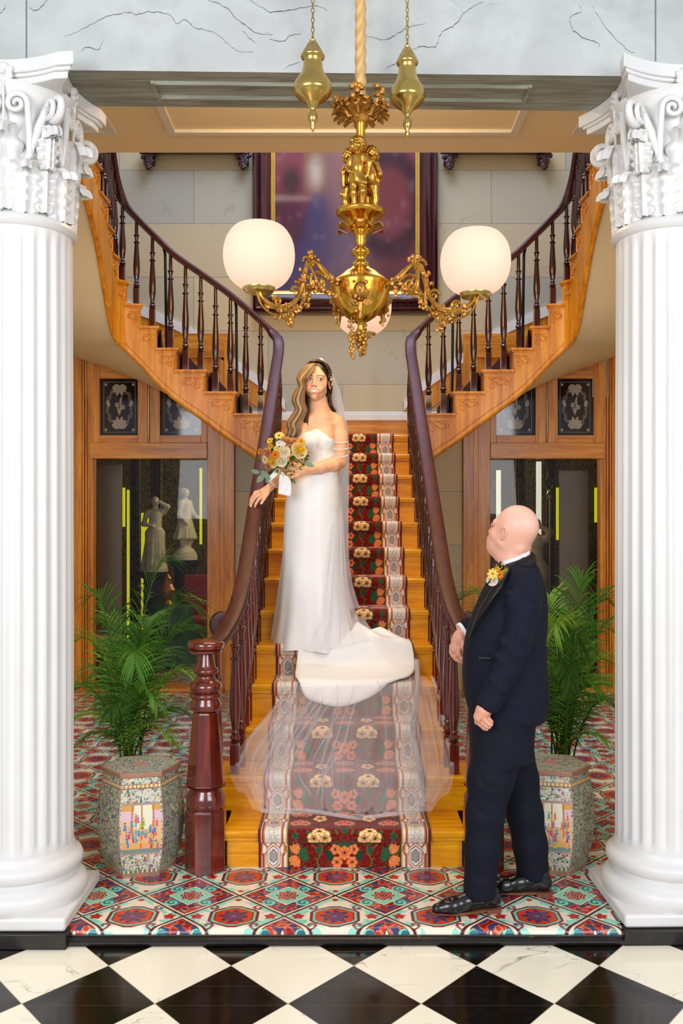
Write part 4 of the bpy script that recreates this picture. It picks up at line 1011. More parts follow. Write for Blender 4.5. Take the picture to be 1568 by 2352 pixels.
m.build('frame', MT['dark_frame'], pt, angle=50)
m = MB(); framebar(m, (x0+.186, x1-.186, z0+.186, z1-.186), YW-.02, [(0, 0), (0, .075), (.012, .07), (.028, .05), (.038, .05), (.038, 0)]); m.build('gilt_liner', MT['gilt'], pt, angle=30)
nu, nv = 150, 260; xs = np.linspace(x0+.2, x1-.2, nu); zs = np.linspace(z0+.2, z1-.2, nv); X, Z = np.meshgrid(xs, zs)
u = (X-0)/.7; v = (Z-3.9)
C = np.empty((nv, nu, 3), np.float32); C[:] = hxa('8a3a3c')
def blend(mask, col, k=1.): C[:] = C*(1-(mask*k)[..., None])+hxa(col)*(mask*k)[..., None]
def sg(x, w=.06): return 1/(1+np.exp(-np.clip(x/w, -30, 30)))
blend(sg(v-.9, .3), '8c4046', .6); blend(sg(.5-v, .2), '4a2230', .8)
gown = sg(u+.22+.6*(1.35-v), .025)*sg(.12+.14*(1.35-v)-u, .06)*sg(1.9-v, .1); blend(gown, '3c2c4a'); blend(gown*sg(.25-np.abs(u+.5), .12), '54466e', .6)
blend(np.exp(-((u-.1)/.35)**2-((v-.35)/.45)**2), '8a6a70', .7); blend(sg(.3-v-.1*u, .15)*sg(u-.0, .3), '3a1c24', .6)
cha = sg(.3-np.hypot((u-.72)/1.0, (v-1.05)/.9), .05); blend(cha, '7a3430'); cha2 = sg(.10-np.abs(np.hypot((u-.62), (v-.9)/1.1)-.42), .03)*sg(v-.3, .05); blend(cha2, '2a1018', .9)
blend(sg(-.55-u, .04)*sg(1.0-v, .03)*sg(v-.5, .05), '4a1a2c', .8); blend(sg(.03-np.abs(v-.95), .01)*sg(-.5-u, .05), 'b08a78', .7)
blend(sg(.13-np.hypot(u+.75, (v-1.12)), .03), '3a2420', .9); blend(sg(.17-np.abs(u+.40), .01)*sg(v-1.0, .02)*sg(1.8-v, .02), '8a5a38', .9)
blend(sg(.1-np.hypot((u+.40), (v-1.2)/1.4), .03), 'd8c0a0', .8); blend(sg(.22-np.hypot(u+.06, (v-1.25)/2.2), .04), '9a6a5a', .9); blend(sg(.12-np.hypot(u+.02, (v-1.95)), .02), 'd0a080', 1.)
random.seed(5)
for _ in range(120):
    a, b_, r = random.uniform(-1, 1), random.uniform(0, 1.6), random.uniform(.01, .05)
    blend(sg(r-np.hypot((u-a), (v-b_)*random.uniform(.6, 1.8)), .012), random.choice(['a08078', '7a4a50', '5a3a4a', '3a1a24', 'b09080']), .16)
npmesh('canvas', np.stack([X, np.full_like(X, YW-.05), Z], -1).reshape(-1, 3), gridfaces(nu, nv), MT['paint_canvas'], pt, C.reshape(-1, 3))
fixp(pt)
# ================= chandelier
CXc, CYc = .062, 3.51
ch = empty('chandelier', (CXc, CYc, 2.2), 'gilt brass chandelier with three lit frosted globes, cherubs and counterweights hanging before the stairs', 'chandelier')
CP = Vector((CXc, CYc, 0)); MC = Matrix.Translation(CP)
def zc(py): return 1.659+(1200-py)*CYc/F
def rp(px): return px*CYc/F
m = MB()                                            # twisted rod sleeve
pts = []; n = 120
vs = []; fs = []; seg = 24; z_lo, z_hi = zc(222), 4.6
for i in range(n+1):
    z = z_lo+(z_hi-z_lo)*i/n
    for k in range(seg):
        a = 2*PI*k/seg; r = .0205*(1+.13*math.cos(3*(a-z*38))); vs.append((CXc+r*math.cos(a), CYc+r*math.sin(a), z))
for i in range(n):
    for k in range(seg): k2 = (k+1) % seg; fs.append((i*seg+k, i*seg+k2, (i+1)*seg+k2, (i+1)*seg+k))
m.add(vs, fs); m.build('rope_sleeve', plain('rope_gold', 'd8b070', .5, .3, var=.1), ch)
MB().lathe([(.017, zc(335)), (.017, zc(290)), (.021, zc(284)), (.015, zc(270)), (.016, zc(225))], 20, MC).build('stem_tube', MT['gold_bright'], ch)
def gleaf(mb, ang, r0, z0, L, w, out, up, mat=None):
    """curled leaf: rises/extends then curls"""
    P = []; nu, nv = 5, 9
    for j in range(nv):
        t = j/(nv-1); rr = r0+out*math.sin(t*PI*.6)/math.sin(PI*.6); z = z0+up*math.sin(t*PI*.62)-(.25*L*max(0, t-.7)*3.3)
        ww = w*math.sin(PI*(t*.86+.12))*(1+.15*math.sin(t*PI*7))
        for i in range(nu):
            q = (i/(nu-1)-.5)*2; a = ang+q*ww/max(rr, .02)/2
            P.append((CXc+rr*math.cos(a), CYc+rr*math.sin(a), z-abs(q)*.004))
    mb.grid(P, nu, nv)
cr = MB(); random.seed(11)
for k in range(8): gleaf(cr, 2*PI*k/8+.2, .016, zc(275), .05, .05, .085, .05)
for k in range(8): gleaf(cr, 2*PI*(k+.5)/8, .016, zc(262), .05, .045, .06, .035)
for k in range(6):
    a = 2*PI*k/6+.35; c = Vector((CXc+.095*math.cos(a), CYc+.095*math.sin(a), zc(232)))
    for q in range(9): cr.ball(c+Vector((random.uniform(-.02, .02), random.uniform(-.02, .02), random.uniform(-.03, .03))), random.uniform(.008, .013), 6)
    cr.tube([(CXc, CYc, zc(262)), (CXc+.05*math.cos(a), CYc+.05*math.sin(a), zc(270)), c], .006, 6)
    for q in range(3): gleaf(cr, a+.3*(q-1), .07, zc(250), .04, .025, .04, -.02)
cr.lathe([(.017, zc(282)), (.032, zc(272)), (.045, zc(258)), (.05, zc(250)), (.02, zc(250))], 24, MC)
cr.build('leaf_crown', MT['gold_dull'], ch, solid=.002)
# cherub
def cherub():
    s = SDF((-.055, -.05, -.005), (.06, .05, .29), .0028); k = .008
    for q in (-1, 1):
        s.chain([(q*.018, 0, .11), (q*.02+.004, -.008, .06), (q*.016, .002, .012)], [.018, .0135, .008], k); s.cap((q*.016, .002, .008), (q*.02, -.022, .006), .009, .007, k)
    s.cap((0, 0, .11), (0, .0, .155), .027, .025, k); s.cap((0, 0, .155), (0, .0, .19), .026, .022, k); s.cap((0, 0, .19), (0, 0, .215), .012, .011, k)
    s.ell((0, -.003, .238), (.027, .028, .030), k=.004); s.ell((0, -.03, .234), (.005, .006, .006), k=.004)
    for q in (-1, 1): s.ell((q*.011, -.026, .243), (.005, .004, .004), k=.003, sgn=-1); s.ell((q*.013, -.024, .230), (.009, .008, .009), k=.004)
    for i in range(60):
        a = i*2.4; t = (i+.5)/60; zz = .238+.031*(1-1.35*t); rr = .029*math.sqrt(max(0, 1-((zz-.238)/.031)**2))
        x, y = rr*math.cos(a), rr*math.sin(a)*1.05
        if y < -.012 and zz < .252: continue
        s.ell((x, y-.003, zz), .0075, k=.002)
    s.chain([(-.026, 0, .195), (-.042, -.004, .155), (-.022, -.03, .135)], [.012, .010, .0075], k); s.chain([(.026, 0, .195), (.048, 0, .165), (.040, -.004, .115)], [.012, .0105, .008], k)
    for i in range(7):                               # drapery folds
        s.cap((-.028+.008*i, -.022+.004*abs(i-3), .150-.006*i), (-.022+.010*i, -.016, .105-.003*i), .006, .009, .004)
    V, Q = s.mesh(); return V, Q
Vc, Qc = cherub()
for a, dz in ((-PI/2-.25, 0.), (.35, -.012), (PI*.86, -.02)):
    M = MC @ Matrix.Translation((.042*math.cos(a), .042*math.sin(a), zc(487)+dz)) @ Matrix.Rotation(a+PI/2+(.5 if a > 0 and a < 1 else -.2), 4, 'Z')
    V = np.array([M @ Vector(p) for p in Vc]); npmesh('cherub_figure', V, Qc, MT['gold'], ch)
pr = [(0, zc(826)+.2), (.0, zc(640))]
MB().lathe([(.012, zc(330)), (.012, zc(485))][::-1], 12, MC).build('inner_rod', MT['gold'], ch)
pr = [(790, .0), (785, .008), (775, .012), (766, .006), (762, .010), (755, .0145), (748, .010), (742, .018), (736, .036), (728, .056), (718, .074), (705, .091), (690, .103), (675, .110), (662, .113), (655, .117), (650, .117), (646, .108), (640, .094), (632, .076), (626, .066), (622, .054), (616, .038), (612, .034), (609, .036), (606, .034), (603, .024), (598, .021), (590, .022), (584, .036), (580, .038), (576, .034), (570, .020), (563, .015), (556, .022), (548, .020), (540, .022), (534, .038), (526, .050), (516, .052), (510, .046)]
MB().lathe([(r, zc(p)) for p, r in pr], 48, MC).build('turned_body', MT['gold_bright'], ch, angle=60)
cl = MB()
for k in range(6): gleaf(cl, 2*PI*k/6+.5, .05, zc(532), .06, .055, .045, .022)
cl.build('leaf_collar', MT['gold_dull'], ch, solid=.002)
MB().lathe([(.03, zc(535)), (.045, zc(525)), (.052, zc(512)), (.060, zc(504)), (.085, zc(497)), (.094, zc(492)), (.094, zc(486)), (.088, zc(484)), (.03, zc(490))], 48, MC, wave=lambda a, i, z: 1+(.02*math.cos(24*a) if i in (5, 6, 7) else 0)).build('figure_dish', MT['gold_bright'], ch, angle=60)
arms = [(218, .463), (333, .463), (88, .49)]
def pend(ang, r, zt, name='mask_ornament'):
    m = MB(); random.seed(int(ang)); c = lambda rr, z, da=0.: Vector((CXc+rr*math.cos(math.radians(ang)+da), CYc+rr*math.sin(math.radians(ang)+da), z))
    s = Vector((-math.sin(math.radians(ang)), math.cos(math.radians(ang)), 0)); z = Vector((0, 0, 1)); o = Vector((math.cos(math.radians(ang)), math.sin(math.radians(ang)), 0))
    b = c(r, zt)
    m.ball(b+z*-.045+o*.008, (.026, .026, .034), 12); m.ball(b+z*-.045+o*.036, (.008, .008, .012), 8)
    for q in (-1, 1):
        m.tube(spiral(b+s*q*.034+z*-.02, s*q, z, .020, 1.4, 20), .0065, 6); m.tube(spiral(b+s*q*.026+z*-.085, s*q, z, .016, 1.4, 20, -1), .0055, 6)
        m.tube([b+z*.02, b+s*q*.018+z*.005, b+s*q*.045+z*-.035, b+s*q*.02+z*-.1], .006, 6); m.ball(b+s*q*.011+o*.026+z*-.038, .005, 6)
    for i in range(26): m.ball(b+s*random.uniform(-.03, .03)+z*random.uniform(-.13, .025)+o*random.uniform(0, .02), random.uniform(.005, .010), 6)
    m.tube([b+z*-.09, b+z*-.15], [.012, .004], 8); m.build(name, MT['gold_dull'], ch)
for ang in (268, 28, 148): pend(ang, .098, zc(655))
m = MB(); b = Vector((CXc-.036, CYc-.05, zc(735))); random.seed(2)
m.tube([b, b+Vector((0, 0, -.15))], .003, 6)
for i in range(30): m.ball(b+Vector((random.uniform(-.009, .009), random.uniform(-.009, .009), -.15*random.random()-.01)), random.uniform(.005, .009), 6)
m.build('tassel_pendant', MT['gold_dull'], ch)
m = MB()
for i in range(26):
    t = i/26; m.ball(Vector((CXc, CYc, zc(752)-.09*t))+Vector((.02*math.sin(PI*t)*math.cos(i*2.4), .02*math.sin(PI*t)*math.sin(i*2.4), 0)), .009, 6)
m.tube([(CXc, CYc, zc(740)), (CXc, CYc, zc(800))], [.012, .004], 8); m.build('acorn_finial', MT['gold_dull'], ch)
for (ang, R) in arms:
    A = math.radians(ang); o = Vector((math.cos(A), math.sin(A), 0)); z = Vector((0, 0, 1)); s = Vector((-o.y, o.x, 0)); k = R/.463
    q = lambda r, zz: CP+o*(r*k)+z*zz
    m = MB(); path_ = crom([q(.10, 2.565), q(.15, 2.575), q(.185, 2.60), q(.22, 2.625), q(.255, 2.60), q(.27, 2.55), q(.285, 2.50), q(.32, 2.455), q(.37, 2.435), q(.42, 2.44), q(.455, 2.462), q(.463, 2.485)], 6)
    m.tube(path_, .0095, 8)
    m.tube(crom([q(.16, 2.57), q(.20, 2.59), q(.235, 2.57), q(.23, 2.53), q(.195, 2.52), q(.175, 2.545), q(.19, 2.565)], 6), .006, 6)
    m.tube(crom([q(.27, 2.46), q(.33, 2.42), q(.40, 2.405), q(.45, 2.43), q(.475, 2.48)], 6), .004, 6)
    for (rr, zz, ra, sg_) in ((.245, 2.615, .028, 1), (.205, 2.555, .024, -1), (.30, 2.50, .024, 1), (.33, 2.415, .020, -1), (.385, 2.455, .018, 1), (.255, 2.50, .020, -1)):
        m.tube(spiral(q(rr, zz), o, z, ra, 1.5, 22, sg_), [.006-.0025*i/22 for i in range(23)], 6)
    m.build('arm', MT['gold'], ch)
    m = MB(); random.seed(ang)
    for (rr, zz, n_) in ((.13, 2.565, 6), (.165, 2.57, 6), (.22, 2.645, 9), (.245, 2.64, 7), (.185, 2.53, 7), (.235, 2.52, 9), (.26, 2.47, 9), (.30, 2.44, 9), (.285, 2.535, 6), (.345, 2.44, 8), (.375, 2.41, 8), (.33, 2.385, 8), (.42, 2.43, 7), (.27, 2.575, 7), (.14, 2.53, 5)):
        for i in range(n_):
            d_ = Vector((random.uniform(-.016, .016), random.uniform(-.016, .016), random.uniform(-.016, .016)))
            m.ball((0, 0, 0), (random.uniform(.006, .011), random.uniform(.004, .008), random.uniform(.006, .012)), 6, Matrix.Translation(q(rr, zz)+d_) @ Matrix.Rotation(random.uniform(0, 3), 4, random.choice('XYZ')))
    m.tube(crom([q(.12, 2.565), q(.20, 2.62), q(.25, 2.62), q(.27, 2.55), q(.27, 2.47), q(.33, 2.43), q(.42, 2.43)], 5), .006, 6); m.tube([q(.25, 2.62), q(.19, 2.53), q(.235, 2.52), q(.33, 2.385), q(.375, 2.41)], .005, 6)
    m.build('floral_ornament', MT['gold_dull'], ch)
    gc = q(.463, 2.597); M = Matrix.Translation(gc)
    MB().lathe([(.006, -.115), (.012, -.112), (.014, -.105), (.05, -.122), (.058, -.112), (.058, -.107), (.045, -.109), (.0, -.105)], 32, M).build('globe_holder', MT['brass'], ch)
    gm = MB(); gm.lathe([tuple(q_) for q_ in crom([(.046, -.112), (.075, -.099), (.100, -.077), (.118, -.045), (.1265, -.005), (.1255, .03), (.118, .062), (.104, .088), (.088, .106), (.074, .114), (.070, .1145)], 4)], 72)
    gm.f = [f for f in gm.f if len(f) == 4]
    gm.build('globe', MT['frosted_globe'], ch, loc=gc, angle=180)
    MB().ball(gc+Vector((0, 0, .005)), (.016, .016, .03), 12).build('bulb', MT['flame'], ch)
    l = bpy.data.lights.new('globe_lamp', 'POINT'); l.energy = .26; l.shadow_soft_size = .03; l.color = hx('ffe6c8')
    lo = bpy.data.objects.new('globe_lamp', l); COL.objects.link(lo); lo.location = gc+Vector((0, 0, .02)); lo.parent = ch
# counterweights on chains
cwp = [(305, 0), (298, .006), (292, .010), (285, .007), (280, .014), (272, .018), (262, .016), (256, .009), (250, .011), (245, .018), (240, .022), (236, .030), (226, .052), (216, .068), (210, .072), (206, .070), (200, .071), (190, .066), (178, .052), (165, .041), (150, .036), (138, .034), (134, .042), (130, .045), (125, .041), (118, .034), (108, .024), (100, .018), (96, .010), (93, .012), (90, .006)]
for (px, Y, dy) in ((718, 3.37, 0), (935, 3.65, 14)):
    c = Vector(((px-CX)*Y/F, Y, 0))
    zz = lambda p: 1.659+(1200-(p+dy*(1 if Y > 3.5 else 0)))*Y/F
    MB().lathe([(r*1.0, zz(p)) for p, r in cwp], 40, Matrix.Translation(c), wave=lambda a, i, z: 1+(.035*math.cos(20*a) if i in (11, 12, 25, 26) else 0)).build('counterweight', MT['brass'], ch, angle=60)
    m = MB(); z = zz(91); i = 0
    while z < 4.4:
        M = Matrix.Translation(c+Vector((0, 0, z))) @ Matrix.Rotation(PI/2*(i % 2)+.4, 4, 'Z') @ Matrix.Rotation(PI/2, 4, 'X')
        P = [M @ Vector((.006*math.cos(a), .011*math.sin(a), 0)) for a in np.linspace(0, 2*PI, 9)]; m.tube(P, .002, 5, cap=False); z += .018; i += 1
    m.build('chain', MT['brass'], ch)
fixp(ch)
# ================= porcelain garden stools
def stool(loc, rot, lab, seed):
    s = empty('garden_stool', loc, lab, 'stool', 'hexagonal porcelain garden stools'); s.rotation_euler.z = rot
    rng = np.random.RandomState(seed); nu, nv = 66, 170; H = .492
    prof = crom([(0, .165), (.03, .170), (.10, .190), (.2, .204), (.28, .205), (.38, .192), (.44, .180), (.47, .176)], 6); pz = np.array([p[0] for p in prof]); prr = np.array([p[1] for p in prof])
    Vv, Qq, Cc = [], [], []; off = 0
    for f in range(6):
        a0 = f*PI/3-PI/2-PI/6-PI/3; a1 = a0+PI/3; t = np.linspace(0, 1, nu); vv = np.linspace(0, 1, nv)
        Tt, Vh = np.meshgrid(t, vv); Z = Vh*(H-.022); Rr = np.interp(Z, pz, prr)
        X = Rr*(math.cos(a0)*(1-Tt)+math.cos(a1)*Tt); Y = Rr*(math.sin(a0)*(1-Tt)+math.sin(a1)*Tt)
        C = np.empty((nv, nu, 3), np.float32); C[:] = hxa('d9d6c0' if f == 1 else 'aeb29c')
        def blobs(n, u0, u1, v0, v1, r0, r1, cols, asp=1.):
            for _ in range(n):
                cu, cv, r = rng.uniform(u0, u1), rng.uniform(v0, v1), rng.uniform(r0, r1); k = ((Tt-cu)*.2)**2+((Vh-cv)*.47/asp)**2 < r*r; C[k] = hxa(cols[rng.randint(len(cols))])
        allc = ['c8508a', 'd88ab0', '3f8a64', '5aa080', '4a86b8', 'e8e4d0', 'e8a040', '8a3a5a', '2f6a4a', 'f0ecd8', 'b8c8a0']
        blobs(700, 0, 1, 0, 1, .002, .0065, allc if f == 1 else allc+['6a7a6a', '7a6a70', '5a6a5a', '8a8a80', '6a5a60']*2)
        C[np.sin(Tt*40+4*np.sin(Vh*50))*np.sin(Vh*90+3*np.sin(Tt*22)) > .72] = hxa('4a7a60')
        if f in (1, 3, 5):                          # scene panel with figures
            u0, u1 = .05, .95
            P = (Tt > u0) & (Tt < u1) & (Vh > .25) & (Vh < .74); C[P] = hxa('f0c088'); C[P & (Vh > .58)] = hxa('e6c4d0'); C[P & (Vh > .68)] = hxa('e0a850'); C[P & (Vh > .5) & (np.abs(Tt-.55) < .2)] = hxa('f2ecd0')
            for uu in (.3, .52, .78): C[P & (np.abs(Tt-uu) < .015) & (Vh > .40)] = hxa('c87838')
            C[P & (Vh < .30)] = hxa('7a9a90'); C[P & (Vh > .30) & (Vh < .36)] = hxa('f4b070')
            for _ in range(46):
                cu, cv = rng.uniform(u0+.06, u1-.06), rng.uniform(.31, .62); col = ['e05a98', 'd83a78', '4a90c8', '78b860', 'e8c840', 'c86ab0', '5ab0b8', 'e87848'][rng.randint(8)]
                k = (np.abs((Tt-cu)*.2) < .0042+.004*np.clip((cv-Vh)*18, 0, 1)) & (np.abs(Vh-cv) < .028); C[k] = hxa(col)
                C[((Tt-cu)*.2)**2+((Vh-cv-.036)*.47)**2 < .0036**2] = hxa('f4d8b8'); C[((Tt-cu)*.2)**2+((Vh-cv-.043)*.47)**2 < .0026**2] = hxa('20202a')
            ed = ((np.abs(Vh-.25) < .009) | (np.abs(Vh-.745) < .012)) & (Tt > u0) & (Tt < u1); C[ed] = hxa('b8968a')
        for vv_ in (.89, .93): C[np.abs(Vh-vv_) < .004] = hxa('8a6a5a')
        b = np.abs(Vh-.91) < .016; C[b] = hxa('c8a050'); C[b & (np.sin(Tt*60) > .6)] = hxa('f0ece0')
        C[(Vh < .035)] = hxa('b89080'); b = np.abs(Vh-.055) < .018; C[b] = hxa('7a8a5a'); C[b & (np.sin(Tt*50) > .5)] = hxa('e8e0d0')
        C[(Tt < .03) | (Tt > .97)] = hxa('a88a78')
        Vv.append(np.stack([X, Y, Z], -1).reshape(-1, 3)); Qq.append(gridfaces(nu, nv)+off); Cc.append(C.reshape(-1, 3)); off += nu*nv
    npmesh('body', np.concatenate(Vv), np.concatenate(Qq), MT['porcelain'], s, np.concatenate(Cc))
    # lid: raster top, rim
    n = 120; g_ = np.linspace(-.2, .2, n); nr = 48; na = 144; Rr, Aa = np.meshgrid(np.linspace(0, 1, nr), np.linspace(0, 2*PI, na+1))
    hexr = .186*math.cos(PI/6)/np.cos(np.mod(Aa, PI/3)-PI/6)
    X = Rr*hexr*np.cos(Aa); Y = Rr*hexr*np.sin(Aa); C = np.empty(X.shape+(3,), np.float32); C[:] = hxa('b8bcae')
    for _ in range(600):
        a, r, q = rng.uniform(0, 2*PI), rng.uniform(0, .18), rng.uniform(.002, .006); k = (X-r*math.cos(a))**2+(Y-r*math.sin(a))**2 < q*q; C[k] = hxa(['c8508a', '7a8a80', '3f8a64', '4a86b8', 'e8e4d8', '6a6a78', 'd0ccc0'][rng.randint(7)])
    C[(Rr > .5) & (Rr < .53)] = hxa('6a8a78'); C[(Rr < .22)] = hxa('e0b8b0'); C[(Rr < .22) & (np.sin(X*400)*np.sin(Y*370) > .2)] = hxa('b0407a'); C[Rr > .965] = hxa('c8a088')
    npmesh('top', np.stack([X, Y, np.full_like(X, H)], -1).reshape(-1, 3), gridfaces(nr, na+1), MT['porcelain'], s, C.reshape(-1, 3))
    MB().lathe([(.176, H-.026), (.1875, H-.022), (.189, H-.003), (.184, H), (.17, H-.001)], 6).build('rim', plain('bronze_rim', 'b88a72', .3, .3, var=.1) if 'bronze_rim' not in MT else MT['bronze_rim'], s, smooth=False, bevel=.002)
    MB().lathe([(.15, .0), (.168, .0), (.168, .02), (.15, .02)], 6).build('foot_rim', MT['bronze_rim'], s, smooth=False)
stool((-.983, 4.40, 0), .22, 'hexagonal porcelain garden stool painted with figures, left of the stairs before the left palm', 1)
stool((1.005, 4.43, 0), -.22, 'hexagonal porcelain garden stool painted with figures, right of the stairs behind the man', 2)
# ================= palms
def palm(px, Yb, tips, lab, seed, zb=.34):
    rnd = random.Random(seed); base = Vector(((px-CX)*Yb/F, Yb, 0))
    p = empty('potted_palm', base, lab, 'palm', 'potted areca palms')
    MB().lathe([(.10, 0), (.105, .01), (.135, .27), (.145, .275), (.145, .30), (.13, .30), (.12, .27), (0, .27)], 32, Matrix.Translation(base)).build('pot', MT['pot'], p)
    for (tx, ty, dy, arch) in tips:
        Y = Yb+dy; tip = Vector(((tx-CX)*Y/F, Y, HC-(ty-CY)*Y/F)); b = base+Vector((rnd.uniform(-.05, .05), rnd.uniform(-.05, .05), .27))
        d = tip-b; L = d.length; c1 = b+Vector((d.x*.10, d.y*.10, L*(.42+arch*.25))); c2 = b+Vector((d.x*.55, d.y*.55, d.z*.85+L*arch*.75))
        m = MB(); N = 34; pts = []
        for i in range(N+1):
            t = i/N; pts.append(b*(1-t)**3+c1*3*t*(1-t)**2+c2*3*t*t*(1-t)+tip*t**3)
        m.cur = hx(rnd.choice(['5c7a22', '6b8a2c', '55701f'])); m.tube(pts, [.006-.0048*i/N for i in range(N+1)], 5)
        base_c = rnd.choice(['4f8a28', '62a030', '447a2c', '80b23c', '569034']); roll = rnd.uniform(-.2, .45)
        st_ = .20; n2 = 31
        for i in range(n2):
            t = st_+(1-st_)*i/(n2-1)*.995; f = t*N; k = min(int(f), N-1); o = pts[k].lerp(pts[k+1], f-k); tg = (pts[k+1]-pts[k]).normalized()
            side = tg.cross(Vector((0, 0, 1)))
            side = side.normalized() if side.length > .15 else Vector((1, 0, 0))
            up = side.cross(tg).normalized(); u = (t-st_)/(1-st_); ln = (.05+L*.24)*(math.sin(PI*(.18+.76*u))**.8)*rnd.uniform(.9, 1.1)+.02
            for sg_ in (-1, 1):
                sd = (side*math.cos(roll)+up*math.sin(roll)*sg_)*sg_
                dr = (sd*(.95-.45*u)+tg*(.62+.7*u)+up*.34).normalized(); wv = .0043*(.55+.6*math.sin(PI*u))+.0008
                cc = np.array(hx(base_c))*rnd.uniform(.75, 1.5)+np.array([.01, .015, 0])*rnd.random(); m.cur = tuple(np.clip(cc, 0, 1))
                P = []; nn = 6; g_ = rnd.uniform(.3, .75)
                for j in range(nn):
                    s = j/(nn-1); q = o+dr*(ln*s)+Vector((0, 0, -g_*ln*s*s)); wdt = wv*(math.sin(PI*(.12+.86*s))**.7 if j < nn-1 else .05)
                    wd = dr.cross(up).normalized(); P += [q+wd*wdt, q+up*-.0016, q-wd*wdt]
                m.grid(P, 3, nn)
        m.build('frond', MT['leafcol'], p, angle=180, colors=True)
    fixp(p)
palm(302, 4.95, [(385, 1290, .15, .25), (210, 1370, .1, .3), (445, 1395, .05, .45), (462, 1460, .2, .45), (172, 1475, -.05, .4), (168, 1590, .1, .5), (440, 1560, -.1, .5), (350, 1420, .45, .3), (190, 1700, .1, .55), (430, 1640, .15, .5), (255, 1480, .4, .4), (310, 1530, -.35, .6), (390, 1700, -.2, .6), (200, 1560, .5, .5), (400, 1500, .5, .4), (250, 1640, -.3, .6), (360, 1620, -.3, .6), (175, 1650, -.1, .4), (240, 1420, .3, .35), (330, 1480, .1, .5)], 'tall green areca palm behind the left porcelain stool', 1)
palm(1290, 4.95, [(1340, 1335, .1, .3), (1402, 1385, .0, .4), (1410, 1455, .15, .45), (1412, 1530, 0, .5), (1405, 1620, .1, .5), (1052, 1382, .35, .45), (1066, 1430, .45, .5), (1260, 1370, .3, .3), (1385, 1700, -.1, .5), (1270, 1450, -.3, .5), (1320, 1420, .4, .4), (1350, 1500, .4, .4), (1240, 1560, .3, .5), (1310, 1560, -.3, .6), (1370, 1590, -.2, .6), (1130, 1560, .3, .5), (1180, 1640, .1, .5), (1330, 1480, -.2, .5), (1400, 1570, .4, .5)], 'tall green areca palm at the right, beside the right column', 2)
# ================= room beyond the doorways
bk = YW+.25
wallbox('floor', -3.6, 3.6, bk, 13.1, -.05, 0, 'patterned_rug')['label'] = 'green and cream patterned carpet in the room beyond'
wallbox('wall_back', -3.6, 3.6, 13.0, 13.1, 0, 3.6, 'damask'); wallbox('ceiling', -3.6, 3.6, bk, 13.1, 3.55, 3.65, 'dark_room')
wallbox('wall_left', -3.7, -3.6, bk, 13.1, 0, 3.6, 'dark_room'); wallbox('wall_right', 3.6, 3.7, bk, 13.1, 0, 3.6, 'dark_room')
def W_(px0, px1, py0, py1, Y, t=.04): 
    a, b = at(px0, py1, Y), at(px1, py0, Y); return (a.x, b.x, Y, Y+t, max(0.0, a.z), b.z)
tag(MB().box(*W_(222, 279, 1066, 1640, 9.7)).build('door_leaf', MT['taupe'], smooth=False, bevel=.006), 'taupe door leaf standing open beyond the left doorway', 'door')
tag(MB().box(*W_(1285, 1351, 1080, 1640, 9.7)).build('door_leaf', MT['taupe'], smooth=False, bevel=.006), 'taupe panelled door leaf standing open beyond the right doorway', 'door')
for i, (a, b, c, d, m_) in enumerate(((281, 286, 1120, 1210, 'window_yellow'), (291, 296, 1125, 1480, 'window_yellow'), (322, 346, 1178, 1460, 'window_yellow'), (458, 463, 1075, 1250, 'window_yellow'), (1122, 1125, 1075, 1160, 'window_yellow'), (1140, 1150, 1080, 1300, 'window_pale'), (1232, 1243, 1060, 1250, 'window_pale'), (1278, 1283, 1120, 1240, 'window_yellow'), (1366, 1371, 1120, 1200, 'window_yellow'))):
    q = W_(a, b, c, d, 12.7); e = .06
    w_ = struct(MB().box(*q).build('window_%d' % (i+1), MT[m_], smooth=False))
    m = MB()
for (a, b, lab) in ((300, 322, 'left'), (346, 372, 'middle'), (1180, 1205, 'right'), (1250, 1275, 'far right')):
    p = W_(a, b, 1050, 1560, 12.3); m = MB(); n = 14; vs = []
    for i in range(n+1):
        x = p[0]+(p[1]-p[0])*i/n; y = 12.3+.03*math.sin(i*1.9); vs += [(x, y, 0.02), (x, y, p[5])]
    m.add(vs, [(2*i, 2*i+2, 2*i+3, 2*i+1) for i in range(n)]); tag(m.build('curtain', MT['damask'], solid=.01), 'dark gold curtain hanging in the back room, %s one' % lab, 'curtain')
